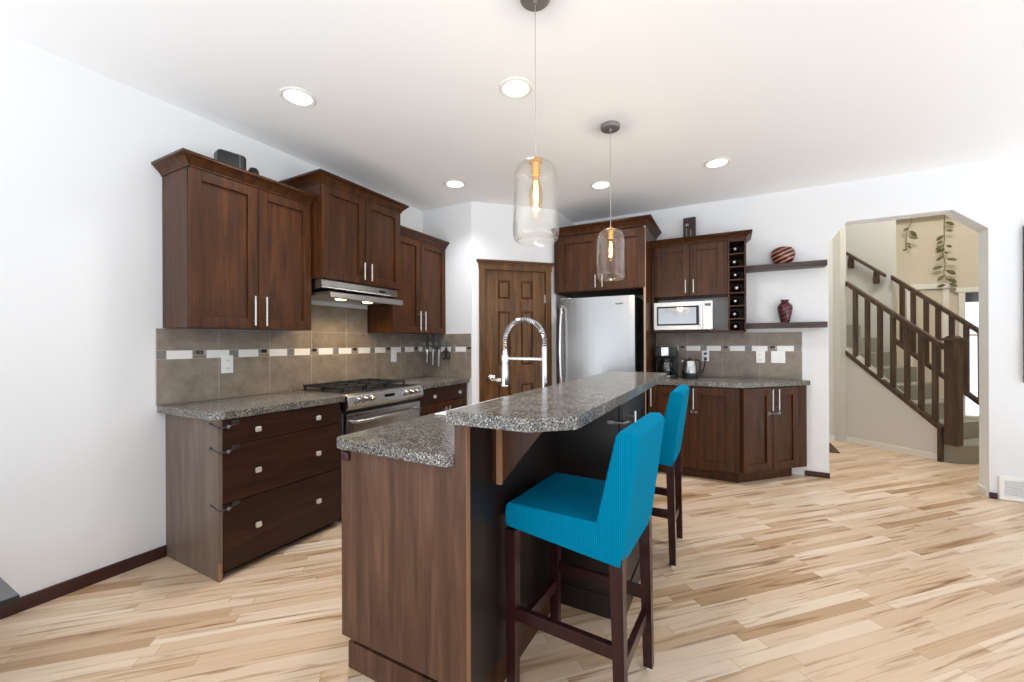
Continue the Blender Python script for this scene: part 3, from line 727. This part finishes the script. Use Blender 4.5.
# ------------------------------------------------------------------ far base cabinets
bs = thing('base_cabinet', 'dark wood base cabinet against the far wall under the coffee maker', 'cabinet', (-0.713, 4.16, 0))
b = MB(); b.box(0, 0.79, 0.0, 0.598, 0.1, 0.872, WD, 0.002); b.box(0, 0.782, 0.065, 0.08, 0, 0.1, WD); b.build('cabinet_body', bs)
for x0, x1, hx, fl in ((0.004, 0.372, 0.036, 0), (0.376, 0.745, 0.412, 1)):
    d = shaker(bs, x0, x1, 0.112, 0.862, 0, 0.07); handle(d, hx, 0.658, 0.85)
MB().box(0.39, 0.40, -0.03, -0.02, 0.62, 0.645, DMET, 0.003).box(0.425, 0.445, -0.032, -0.02, 0.62, 0.64, DMET, 0.003).box(0.40, 0.43, -0.034, -0.029, 0.626, 0.634, GREYP).build('child_lock', bs)
ba = thing('base_cabinet', 'dark wood angled corner base cabinet with two narrow doors nearest the archway', 'cabinet', (0.084, 4.16, 0), PI / 4)
Lq = 0.765
b = MB(); b.prism([(0.0, 0.0), (Lq, 0.0), (Lq, 0.05), (0.42, 0.42), (0.0, 0.0)][:4], 0.1, 0.872, WD, 'z', 0.001)
b.prism([(0.03, 0.065), (0.68, 0.065), (0.68, 0.08), (0.40, 0.38), (0.06, 0.08)], 0.0, 0.1, WD, 'z'); b.build('cabinet_body', ba)
for x0, x1, hx in ((0.012, 0.348, 0.348 - 0.034), (0.354, 0.665, 0.354 + 0.034)):
    d = shaker(ba, x0, x1, 0.112, 0.862, 0, 0.07); handle(d, hx, 0.658, 0.85)
MB().box(0.669, Lq, -0.018, 0, 0.105, 0.872, WD, 0.002).build('filler_strip', ba)
MB().box(0.29, 0.41, -0.038, -0.032, 0.625, 0.635, GREYP).box(0.28, 0.31, -0.034, -0.02, 0.618, 0.642, DMET, 0.004).box(0.385, 0.43, -0.034, -0.02, 0.618, 0.642, DMET, 0.004).build('child_lock', ba)

# coffee maker and kettle
cm = thing('coffee_maker', 'black drip coffee maker beside the kettle on the far countertop', 'coffee maker', (-0.585, 4.50, 0.914))
MB().box(-0.10, 0.10, -0.11, 0.12, 0.0, 0.035, BLACKP, 0.008).box(-0.10, 0.10, 0.04, 0.12, 0.03, 0.32, BLACKP, 0.01).box(-0.10, 0.10, -0.10, 0.12, 0.215, 0.325, BLACKP, 0.012).build('coffee_body', cm)
MB().box(-0.035, 0.035, -0.106, -0.098, 0.225, 0.315, CHROME, 0.004).build('chrome_front', cm)
cf = MB().lathe([(0, 0.038), (0.06, 0.038), (0.068, 0.06), (0.07, 0.10), (0.058, 0.15), (0.048, 0.17), (0.05, 0.178)], thin_glass('carafe_glass', (120, 110, 100), 0.12, 0.6), 24, Matrix.Translation((0, -0.035, 0))).build('carafe', cm)
MB().lathe([(0, 0.178), (0.052, 0.178), (0.05, 0.195), (0, 0.2)], BLACKP, 20, Matrix.Translation((0, -0.035, 0))).tube([(0.045, -0.055, 0.17), (0.085, -0.09, 0.16), (0.09, -0.095, 0.10), (0.062, -0.07, 0.075)], 0.008, BLACKP, 8).build('carafe_handle', cf)
MB().box(-0.05, 0.05, -0.112, -0.106, 0.006, 0.028, NICK, 0.002).build('button_strip', cm)
kt = thing('electric_kettle', 'small stainless electric kettle with black base and cord', 'kettle', (-0.355, 4.45, 0.914))
MB().lathe([(0, 0), (0.072, 0), (0.075, 0.01), (0.073, 0.026), (0.06, 0.03), (0, 0.03)], BLACKP, 28).build('power_base', kt)
MB().lathe([(0, 0.031), (0.070, 0.031), (0.072, 0.055), (0.068, 0.12), (0.060, 0.17), (0.055, 0.182)], STEEL, 28).lathe([(0.0715, 0.031), (0.0735, 0.034), (0.0735, 0.056), (0.0715, 0.06)], BLACKP, 28).build('kettle_body', kt)
MB().lathe([(0.056, 0.18), (0.053, 0.188), (0.03, 0.196), (0.012, 0.198), (0.012, 0.21), (0, 0.212)], BLACKP, 24).build('lid', kt)
MB().tube([(0.048, -0.01, 0.185), (0.080, -0.01, 0.19), (0.096, -0.01, 0.165), (0.096, -0.01, 0.09), (0.085, -0.01, 0.06), (0.068, -0.01, 0.058)], 0.010, BLACKP, 10).build('kettle_handle', kt)
MB().prism([(-0.062, 0.155), (-0.085, 0.178), (-0.052, 0.182)], -0.018, 0.018, STEEL, 'y', 0.003).build('spout', kt)
MB().tube([(0.068, 0.03, 0.02), (0.09, 0.09, 0.03), (0.108, 0.17, 0.06), (0.122, 0.235, 0.12), (0.129, 0.268, 0.19)], 0.006, BLACKP, 8).box(0.117, 0.143, 0.26, 0.288, 0.178, 0.208, BLACKP, 0.004).box(0.117, 0.143, 0.268, 0.288, 0.232, 0.258, BLACKP, 0.004).build('power_cord', kt)

# ------------------------------------------------------------------ island
isl = thing('kitchen_island', 'dark wood island cabinet with raised bar wall and worn brown end panel', 'island', (0, 0, 0))
PX0, PX1, PY0, PY1 = -1.345, -0.752, 1.09, 3.03
b = MB(); b.box(PX0 + 0.02, -0.80, PY0 + 0.018, PY1, 0.13, 0.715, WD, 0.002); b.box(PX0 + 0.02, -0.80, PY0 + 0.018, 1.655, 0.715, 0.872, WD, 0.002); b.box(PX0 + 0.02, -0.80, 2.365, PY1, 0.715, 0.872, WD, 0.002); b.box(PX0 + 0.02, PX0 + 0.034, 1.655, 2.365, 0.715, 0.872, WD); b.box(-0.94, -0.80, 1.655, 2.365, 0.715, 0.872, WD); b.box(PX0 + 0.01, PX1, PY0 + 0.022, PY0 + 0.04, 0.0, 0.105, WK, 0.002)
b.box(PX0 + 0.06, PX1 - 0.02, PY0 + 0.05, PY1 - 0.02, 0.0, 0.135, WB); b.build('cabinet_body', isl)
b = MB(); b.prism([(PX0, 0.14), (PX1, 0.14), (PX1, 1.02), (-0.80, 1.02), (-0.80, 0.872), (PX0, 0.872)], PY0, PY0 + 0.019, WK, 'y', 0.0015); ep = b.build('end_panel', isl)
MB().box(PX1 - 0.0012, PX1 + 0.0006, PY0 - 0.001, PY0 + 0.02, 0.14, 1.019, WE).build('edge_band', ep)
MB().box(PX0 + 0.012, PX0 + 0.052, PY0 - 0.014, PY0, 0.828, 0.862, mat('dark_red_plastic', (62, 18, 24), 0.3), 0.006, 2).build('cabinet_bumper', isl)
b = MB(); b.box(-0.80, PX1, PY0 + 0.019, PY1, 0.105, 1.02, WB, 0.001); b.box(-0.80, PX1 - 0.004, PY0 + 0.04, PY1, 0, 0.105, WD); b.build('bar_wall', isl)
# bracket under the bar
b = MB(); b.prism([(PX1, 1.018), (-0.545, 1.018), (-0.545, 0.995), (-0.712, 0.785), (PX1, 0.785)], 1.25, 1.27, WD, 'y', 0.001); br = b.build('corbel', isl)
MB().box(-0.728, -0.707, 1.238, 1.251, 0.782, 1.018, WE, 0.001).build('corbel_edge', br)
# seating-side cabinet under the bar
SX, SY0, SY1 = -0.45, 1.87, 2.44
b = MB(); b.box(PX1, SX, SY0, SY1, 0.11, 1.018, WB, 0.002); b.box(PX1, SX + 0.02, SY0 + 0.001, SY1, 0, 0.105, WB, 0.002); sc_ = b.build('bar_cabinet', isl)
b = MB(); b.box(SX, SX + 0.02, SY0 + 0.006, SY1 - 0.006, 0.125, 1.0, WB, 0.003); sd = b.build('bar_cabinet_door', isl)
b = MB(); b.cyl((SX + 0.052, SY0 + 0.11, 0.80), (SX + 0.052, SY0 + 0.11, 0.955), 0.006, NICK, 10)
for z in (0.825, 0.93): b.cyl((SX + 0.019, SY0 + 0.11, z), (SX + 0.052, SY0 + 0.11, z), 0.0045, NICK, 8)
b.build('handle', sd)
b = MB(); b.box(SX - 0.05, SX - 0.015, SY0 - 0.012, SY0, 0.905, 0.925, DMET, 0.004); b.tube([(SX - 0.02, SY0 - 0.012, 0.915), (SX + 0.026, SY0 - 0.01, 0.915), (SX + 0.03, SY0 + 0.06, 0.91)], 0.006, DMET, 8); b.build('child_lock', isl)

def round_corner(cx, cy, r, a0, a1, n=6): return [(cx + r * math.cos(a0 + (a1 - a0) * k / n), cy + r * math.sin(a0 + (a1 - a0) * k / n)) for k in range(n + 1)]
poly = round_corner(-1.365 + 0.035, 1.067 + 0.035, 0.035, PI, 1.5 * PI) + [(-0.815, 1.067), (-0.8005, 1.089), (-0.8005, 3.05), (-1.365, 3.05)]
# countertop around the sink opening
SKX0, SKX1, SKY0, SKY1 = -1.315, -0.945, 1.66, 2.36
b = MB()
b.prism(round_corner(-1.365 + 0.035, 1.067 + 0.035, 0.035, PI, 1.5 * PI) + [(-0.815, 1.067), (-0.8015, 1.0885), (-0.8015, SKY0), (-1.365, SKY0)], 0.8735, 0.914, GRAN, 'z', 0.0015, 1)
b.box(-1.365, SKX0, SKY0, SKY1, 0.8735, 0.914, GRAN); b.box(SKX1, -0.8015, SKY0, SKY1, 0.8735, 0.914, GRAN); b.box(-1.365, -0.8015, SKY1, 3.05, 0.8735, 0.914, GRAN)
tag(b.build('countertop'), 'lower speckled grey island countertop on the sink side of the raised bar', 'countertop')
b = MB(); b.prism([(-0.805, 1.053), (-0.512, 1.058), (-0.402, 1.162), (-0.392, 3.04), (-0.45, 3.09), (-0.805, 3.09)], 1.0205, 1.062, GRAN, 'z', 0.0012, 1)
tag(b.build('bar_countertop'), 'raised speckled grey bar countertop with clipped front corner above the blue stools', 'countertop')
sk = thing('kitchen_sink', 'white sink set in the lower island countertop behind the raised bar', 'sink', (0, 0, 0))
b = MB()
for a in ((SKX0 - 0.015, SKX0 + 0.02, SKY0 - 0.015, SKY1 + 0.015), (SKX1 - 0.02, SKX1 + 0.015, SKY0 - 0.015, SKY1 + 0.015), (SKX0 + 0.02, SKX1 - 0.02, SKY0 - 0.015, SKY0 + 0.02), (SKX0 + 0.02, SKX1 - 0.02, SKY1 - 0.02, SKY1 + 0.015)):
    b.box(a[0], a[1], a[2], a[3], 0.9145, 0.922, CERAM, 0.003)
b.build('sink_rim', sk)
b = MB(); x0, x1, y0, y1, zf = SKX0 + 0.006, SKX1 - 0.006, SKY0 + 0.006, SKY1 - 0.006, 0.74
b.box(x0, x0 + 0.01, y0, y1, zf, 0.915, CERAM); b.box(x1 - 0.01, x1, y0, y1, zf, 0.915, CERAM); b.box(x0, x1, y0, y0 + 0.01, zf, 0.915, CERAM); b.box(x0, x1, y1 - 0.01, y1, zf, 0.915, CERAM); b.box(x0, x1, y0, y1, zf - 0.01, zf, CERAM)
b.build('sink_bowl', sk)
# spring faucet
fa = thing('kitchen_faucet', 'tall chrome spring-neck faucet rising behind the raised bar', 'faucet', (-0.868, 1.985, 0.914))
MB().lathe([(0, 0), (0.03, 0), (0.03, 0.006), (0.021, 0.012), (0.019, 0.09), (0.0, 0.09)], CHROME, 20).cyl((0, 0, 0.08), (0, 0, 0.345), 0.0145, CHROME, 16).build('faucet_body', fa)
arc = [(0, 0, 0.34)] + [(-0.12 + 0.12 * math.cos(a), 0, 0.375 + 0.118 * math.sin(a)) for a in [PI * k / 20 for k in range(21)]] + [(-0.24, 0, 0.30)]
MB().tube(arc, 0.008, BLACKP, 10).build('hose', fa)
# spring coil wound along the arc
def along(pts, n):
    P = [Vector(p) for p in pts]; ds = [0]
    for a, c in zip(P[:-1], P[1:]): ds.append(ds[-1] + (c - a).length)
    out = []
    for i in range(n + 1):
        s = ds[-1] * i / n; k = 0
        while k < len(P) - 2 and ds[k + 1] < s: k += 1
        f = (s - ds[k]) / max(1e-9, ds[k + 1] - ds[k]); out.append((P[k].lerp(P[k + 1], f), (P[k + 1] - P[k]).normalized()))
    return out
turns = 46; N = turns * 9; coil = []
for i, (p, d) in enumerate(along(arc, N)):
    u = Vector((0, 1, 0)); v = d.cross(u); a = 2 * PI * turns * i / N
    coil.append(p + 0.0112 * (math.cos(a) * u + math.sin(a) * v))
MB().tube(coil, 0.0028, CHROME, 6).build('spring', fa)
MB().cyl((0, 0, 0.28), (-0.225, 0, 0.28), 0.0075, CHROME, 12).cyl((-0.24, 0, 0.262), (-0.24, 0, 0.298), 0.022, CHROME, 16).build('holder_arm', fa)
MB().lathe([(0, 0.0), (0.017, 0.0), (0.0215, 0.006), (0.0215, 0.10), (0.018, 0.13), (0.016, 0.19), (0.013, 0.20), (0, 0.20)], CHROME, 20, Matrix.Translation((-0.24, 0, 0.125))).build('spray_head', fa)
MB().cyl((0, -0.018, 0.06), (0, -0.05, 0.06), 0.011, CHROME, 12).cyl((0, -0.048, 0.06), (0.01, -0.095, 0.10), 0.006, CHROME, 10).build('lever', fa)

# ------------------------------------------------------------------ bar stools (local +x = forward)
def make_stool(loc, rz, label):
    t = thing('bar_stool', label, 'bar stool', loc, rz, 'turquoise covered bar stools')
    lx, ly = 0.195, 0.182
    b = MB()
    prof = [(-0.212, 0.572), (0.212, 0.612), (0.218, 0.64), (0.212, 0.69), (0.20, 0.70), (-0.130, 0.70), (-0.196, 0.985), (-0.21, 1.003), (-0.25, 1.006), (-0.268, 0.985), (-0.244, 0.80)]
    b.prism(prof, -0.205, 0.205, CLOTH, 'y', 0.017, 3)
    cv = b.build('slipcover', t, 50)
    for sx in (-1, 1):
        for sy in (-1, 1):
            x, y = sx * lx, sy * ly
            tx = 0.02 if sx < 0 else 0.0
            lg = MB(); h0, h1 = 0.021, 0.017
            zt = 0.60
            vs = [(x - h1, y - h1, 0.012), (x + h1, y - h1, 0.012), (x + h1, y + h1, 0.012), (x - h1, y + h1, 0.012), (x - h0, y - h0, zt), (x + h0, y - h0, zt), (x + h0, y + h0, zt), (x - h0, y + h0, zt)]
            if sx < 0:   # back legs splay a little backwards
                vs = [(vx - (0.012 if vz < 0.1 else -0.0), vy, vz) for vx, vy, vz in vs]
            lg.quads(vs, [(0, 1, 2, 3), (4, 5, 6, 7), (0, 1, 5, 4), (1, 2, 6, 5), (2, 3, 7, 6), (3, 0, 4, 7)], WRED)
            l_ = lg.build('leg', t)
            MB().lathe([(0, 0), (0.011, 0), (0.012, 0.004), (0.012, 0.0125), (0, 0.0125)], WHITEP, 14, Matrix.Translation((x - (0.012 if sx < 0 else 0), y, 0))).build('foot_glide', l_)
    for sy in (-1, 1): MB().box(-lx + 0.01, lx - 0.015, sy * ly - 0.012, sy * ly + 0.012, 0.27, 0.315, WRED, 0.003).build('stretcher', t)
    for sx in (-1, 1): MB().box(sx * lx - 0.012, sx * lx + 0.012, -ly + 0.015, ly - 0.015, 0.19, 0.235, WRED, 0.003).build('stretcher', t)
    MB().box(-lx + 0.01, lx - 0.01, -ly - 0.005, ly + 0.005, 0.605, 0.65, WRED, 0.003).build('seat_rail', t)
    return t
stool = make_stool((-0.502, 1.492, 0), math.radians(176.8), 'turquoise covered bar stool nearest the camera at the island')
dup(stool, (-0.498, 2.664, 0), math.radians(180), 'turquoise covered bar stool farther along, half hidden behind the nearer stool')

# ------------------------------------------------------------------ ceiling fixtures
def can_light(x, y, label):
    t = thing('recessed_light', label, 'ceiling light', (x, y, HC), 0, 'recessed ceiling lights')
    MB().lathe([(0.098, 0.0), (0.098, -0.004), (0.090, -0.008), (0.076, -0.005), (0.074, 0.0)], TRIMW, 36).build('trim_ring', t)
    MB().lathe([(0.0755, -0.001), (0.07, -0.003), (0, -0.0035)], LENS, 32).build('lamp_lens', t)
    L_ = bpy.data.lights.new('recessed_lamp', 'SPOT'); L_.energy = 60; L_.color = (0.95, 0.975, 1.0); L_.spot_size = math.radians(128); L_.spot_blend = 1.0; L_.shadow_soft_size = 0.07
    lo = bpy.data.objects.new('recessed_lamp', L_); C.objects.link(lo); lo.location = (x, y, HC - 0.02)
for x, y, lab in ((-2.263, 1.539, 'round recessed ceiling light above the drawer cabinet, leftmost in view'), (-1.082, 2.082, 'round recessed ceiling light between the two pendants, largest in the middle'),
                  (-2.234, 3.069, 'small round recessed ceiling light by the corner wall cabinet'), (-1.054, 3.743, 'small round recessed ceiling light in front of the fridge cabinet'),
                  (-0.087, 3.741, 'round recessed ceiling light in front of the wine rack, rightmost in view')):
    can_light(x, y, lab)

def pendant(x, y, zb, label):
    t = thing('pendant_lamp', label, 'pendant lamp', (x, y, 0), 0, 'glass pendants over the bar')
    zt = zb + 0.345
    MB().lathe([(0, HC), (0.062, HC), (0.064, HC - 0.006), (0.064, HC - 0.022), (0.058, HC - 0.028), (0.012, HC - 0.030), (0.010, HC - 0.045), (0, HC - 0.045)], DMET, 30).build('canopy', t)
    MB().cyl((0, 0, HC - 0.03), (0, 0, zt + 0.005), 0.0022, NICK, 8).build('cord', t)
    MB().lathe([(0, zt + 0.012), (0.010, zt + 0.012), (0.012, zt), (0.030, zt - 0.002), (0.031, zt - 0.010), (0.019, zt - 0.012), (0.018, zt - 0.065), (0, zt - 0.067)], BRASS, 24).build('socket', t)
    prof = [(0.030, zt - 0.004), (0.05, zt - 0.008), (0.074, zt - 0.024), (0.088, zt - 0.05), (0.092, zt - 0.09), (0.094, zt - 0.2), (0.098, zt - 0.27), (0.098, zt - 0.31), (0.092, zt - 0.335), (0.080, zb)]
    inner = [(r - 0.0035, z + (0.0 if 0 < i < 9 else 0.002)) for i, (r, z) in enumerate(prof)][::-1]
    MB().lathe(prof + inner, GLASS, 44, None, True).build('glass_shade', t, 60)
    zs = zt - 0.067
    bl = MB().lathe([(0.013, zs), (0.014, zs - 0.02), (0.024, zs - 0.05), (0.03, zs - 0.085), (0.026, zs - 0.12), (0.012, zs - 0.148), (0, zs - 0.152)], AMBER, 24).build('bulb', t)
    fl = MB(); pts = []
    for k in range(5):
        a = 2 * PI * k / 5; r = 0.010
        fl.tube([(r * 0.5 * math.cos(a), r * 0.5 * math.sin(a), zs - 0.02), (r * math.cos(a), r * math.sin(a), zs - 0.075), (r * 0.5 * math.cos(a + 0.4), r * 0.5 * math.sin(a + 0.4), zs - 0.125)], 0.0016, WARM, 6)
    fl.build('filament', bl)
    L_ = bpy.data.lights.new('pendant_bulb', 'POINT'); L_.energy = 8; L_.color = (1.0, 0.93, 0.82); L_.shadow_soft_size = 0.012
    lo = bpy.data.objects.new('pendant_bulb', L_); C.objects.link(lo); lo.location = (x, y, zs - 0.085)
pendant(-0.718, 1.560, 1.705, 'clear glass pendant lamp nearest the camera above the bar')
pendant(-0.708, 2.745, 1.705, 'clear glass pendant lamp farther back in front of the fridge cabinet')

# ------------------------------------------------------------------ stairs beyond the archway (local x = up the run, y = -offset)
st = thing('staircase', 'carpeted staircase rising left beyond the archway', 'staircase', (S0.x, S0.y, 0), SA)
RI, RU = 0.19, 0.215
b = MB()
b.prism([(-0.2 * math.sin(a), -0.25 + 0.255 * math.cos(a)) for a in [PI / 2 * (1 - k / 10) for k in range(11)]] + [(0.012, 0.005), (0.012, -0.95), (-0.2, -0.95)], 0, RI, CARPET, 'z', 0.012)
b.build('bottom_step', st)
for k in range(1, 11):
    x0 = RU * (k - 1)
    MB().box(x0, x0 + RU + 0.03, -0.945, -0.1 if x0 < 0.9 else -0.012, RI * k - (RI if k > 1 else 0.19), RI * (k + 1), CARPET, 0.012).build('step', st)
def railing(name, label, y, s0, s1, zr0, slope, zs0, newel, skew=0.0, bal_s=(), balm=0.021):
    t = thing(name, label, 'railing', (S0.x, S0.y, 0), SA)
    def bar(sa, sb, z, h, wdt, m, nm):
        b = MB(); b.prism([(sa, z + slope * sa), (sb, z + slope * sb), (sb, z + slope * sb + h), (sa, z + slope * sa + h)], y - wdt / 2, y + wdt / 2, m, 'y', 0.006); return b.build(nm, t)
    bar(s0, s1, zr0, 0.06, 0.06, WR, 'handrail'); bar(s0, s1, zs0, 0.06, 0.075, WR, 'shoe_rail')
    for s in bal_s: MB().box(s - balm, s + balm, y - balm, y + balm, zs0 + slope * s + 0.03, zr0 + slope * s + 0.03, WR, 0.002).build('baluster', t)
    if newel:
        s, h = newel; n = 0.054
        nb = MB(); nb.box(s - n, s + n, y - n, y + n, RI, h - 0.05, WR, 0.005).box(s - n - 0.022, s + n + 0.022, y - n - 0.022, y + n + 0.022, h - 0.05, h - 0.022, WR, 0.006)
        nb.prism([(s - n, h - 0.022), (s + n, h - 0.022), (s + n - 0.03, h), (s - n + 0.03, h)], y - n, y + n, WR, 'y'); nb.build('newel_post', t)
    return t
railing('stair_railing', 'near dark wood stair railing with newel post on the first step', -0.02, -0.03, 0.905, 1.215, 0.862, 0.33, (-0.107, 1.335), bal_s=(0.806, 0.674, 0.544, 0.415, 0.283, 0.158, 0.04))
o = MB().box(-0.042, 0.0, 0.0, 0.03, 0.0, 0.37, WR, 0.002).build('railing_end_board', bpy.data.objects['stair_railing']); o.location = (0.0, 0.008, 0.0)
railing('stair_railing', 'far dark wood stair railing on the window side of the stairs', -0.955, 0.0, 0.925, 1.29, 0.90, 0.46, None, bal_s=(0.811, 0.694, 0.562, 0.446, 0.320, 0.191, 0.07))
hr = thing('wall_handrail', 'short dark handrail on brackets along the stair wall', 'handrail', (S0.x, S0.y, 0), SA)
MB().prism([(0.975, 2.155), (2.2, 3.185), (2.2, 3.235), (0.975, 2.205)], -0.945, -0.895, WR, 'y', 0.012, 3).build('rail', hr)
for s in (1.10, 1.42, 2.0):
    z = 2.155 + (s - 0.975) * 0.841
    MB().prism([(s - 0.02, z + 0.02), (s + 0.02, z + 0.03), (s + 0.035, z - 0.10), (s + 0.03, z - 0.17), (s - 0.02, z - 0.17), (s - 0.02, z - 0.08)], -0.99, -0.925, WR, 'y', 0.006).build('bracket', hr)

tag(MB().box(0.86, 1.11, 5.87, 6.35, 0.0, 0.012, mat('brown_mat_pile', (86, 60, 42), 0.95), 0.004).build('floor_mat'), 'brown floor mat just inside the left edge of the archway', 'mat')

# trailing vines on the entry wall
VSTEM = mat('vine_stem', (120, 108, 58), 0.7); VLEAF = mat('vine_leaf', (92, 88, 44), 0.55)
b = MB(); b.box(1.9, 3.6, 8.3, 8.5, 3.22, 3.27, TRIMW, 0.004); struct(b.build('trim_1'))
def vine(label, pts, leaves):
    t = thing('trailing_vine', label, 'vine', (0, 8.44, 0))
    MB().tube([(x, y, z) for x, y, z in pts], 0.005, VSTEM, 6).build('vine_stem', t)
    b = MB()
    for i, (x, z, s, sd) in enumerate(leaves):
        a = math.radians(25) * sd + random.uniform(-0.3, 0.3)
        s *= 0.75
        M_ = Matrix.Translation((x, -0.02 - 0.02 * (i % 3), z)) @ Matrix.Rotation(a, 4, 'Y') @ Matrix.Rotation(random.uniform(-0.5, 0.5), 4, 'X') @ Matrix.Rotation(random.uniform(-0.4, 0.4), 4, 'Z')
        pr = [(0, 0), (0.35 * sd, 0.22), (0.75 * sd, 0.24), (1.15 * sd, -0.05), (0.8 * sd, -0.26), (0.35 * sd, -0.2)]
        b.prism([(p[0] * s, p[1] * s) for p in pr], -0.002, 0.002, VLEAF, 'y', 0, 1, M_)
    b.build('leaves', t); return t
vine('long leafy vine trailing down the entry wall above the far railing', [(2.80, -0.15, 3.28), (2.80, -0.13, 3.1), (2.83, -0.03, 3.0), (2.84, -0.01, 2.8), (2.82, -0.01, 2.6), (2.85, -0.01, 2.45), (2.83, -0.01, 2.3), (2.86, -0.01, 2.2), (2.92, -0.01, 2.17)],
     [(2.84, 3.06, 0.14, 1), (2.84, 2.93, 0.10, 1), (2.82, 2.86, 0.13, -1), (2.83, 2.72, 0.13, -1), (2.84, 2.66, 0.12, -1), (2.84, 2.70, 0.1, 1), (2.83, 2.62, 0.08, 1), (2.82, 2.55, 0.12, -1), (2.84, 2.50, 0.14, 1), (2.82, 2.40, 0.15, -1), (2.84, 2.34, 0.16, 1), (2.83, 2.27, 0.14, -1), (2.86, 2.21, 0.15, 1), (2.87, 2.14, 0.13, 1), (2.84, 2.12, 0.12, -1), (2.82, 2.78, 0.10, -1)])
vine('short leafy vine hanging on the entry wall left of the long vine', [(2.44, -0.15, 3.28), (2.44, -0.13, 3.1), (2.42, -0.03, 3.0), (2.41, -0.01, 2.85), (2.42, -0.01, 2.7)],
     [(2.45, 2.98, 0.16, 1), (2.43, 3.03, 0.1, -1), (2.43, 2.87, 0.13, 1), (2.41, 2.80, 0.08, 1), (2.41, 2.76, 0.09, 1), (2.41, 2.70, 0.07, -1)])

# ------------------------------------------------------------------ right edge: vent and canvas; left edge: table
vt = thing('wall_vent', 'white louvred vent low on the far wall right of the archway', 'vent', (1.912, YF - 0.001, 0.004))
VW, VH = 0.36, 0.19
MB().box(0, VW, -0.016, 0, 0, 0.03, WHITEP, 0.003).box(0, VW, -0.016, 0, VH - 0.03, VH, WHITEP, 0.003).box(0, 0.03, -0.016, 0, 0.03, VH - 0.03, WHITEP, 0.003).box(VW - 0.03, VW, -0.016, 0, 0.03, VH - 0.03, WHITEP, 0.003).build('vent_frame', vt)
b = MB(); b.box(0.03, VW - 0.03, -0.002, 0, 0.03, VH - 0.03, GREYP)
for k in range(9): b.box(0.03, VW - 0.03, -0.007, 0.007, -0.001, 0.001, WHITEP, 0, 1, Matrix.Translation((0, -0.009, 0.037 + 0.0145 * k)) @ Matrix.Rotation(math.radians(40), 4, 'X'))
b.build('louvres', vt)
pc = thing('wall_picture', 'tall banded blue and gold picture at the right edge of the far wall', 'picture', (2.052, YF - 0.001, 0.95))
b = MB(); b.box(0, 0.5, -0.035, 0, 0, 1.24, BLACKP, 0.002); b.build('picture_frame', pc)
b = MB()
for z0, z1, c in ((0.01, 0.40, (36, 40, 58)), (0.40, 0.86, (132, 150, 176)), (0.86, 0.94, (60, 56, 52)), (0.94, 1.23, (196, 168, 110))):
    b.box(0.004, 0.496, -0.037, -0.03, z0, z1, mat('picture_band', c, 0.6))
b.build('canvas', pc)
tb = thing('side_table', 'corner of a dark low table at the lower left edge', 'table', (0, 0, 0))
TG = mat('dark_slate_top', (74, 76, 78), 0.25)
MB().box(-2.90, -2.21, -0.30, 0.445, 0.372, 0.374, BLACKP).box(-2.90, -2.21, -0.30, 0.445, 0.374, 0.399, BLACKP, 0.002).box(-2.898, -2.212, -0.298, 0.443, 0.398, 0.4, TG).build('table_top', tb)
MB().lathe([(0, 0), (0.2, 0), (0.2, 0.015), (0.05, 0.03), (0.04, 0.05), (0.04, 0.372), (0, 0.372)], BLACKP, 28, Matrix.Translation((-2.6, 0.02, 0))).build('pedestal', tb)

# added light for entry and stairs: an unseen flush fixture high under the ceiling
ef = thing('added_entry_fixture', 'added round flush light, out of view high on the entry ceiling', 'ceiling light', (1.95, 5.6, 5.0))
MB().lathe([(0, 0), (0.2, 0), (0.2, -0.03), (0.16, -0.09), (0.08, -0.12), (0, -0.125)], mat('added_fixture_glass', (255, 248, 235), 0.5, emit=(255, 236, 200), estr=6), 30).build('glass_bowl', ef)
L_ = bpy.data.lights.new('added_entry_lamp', 'POINT'); L_.energy = 165; L_.color = (0.95, 0.975, 1.0); L_.shadow_soft_size = 0.15
lo = bpy.data.objects.new('added_entry_lamp', L_); C.objects.link(lo); lo.location = (1.95, 5.6, 4.7)
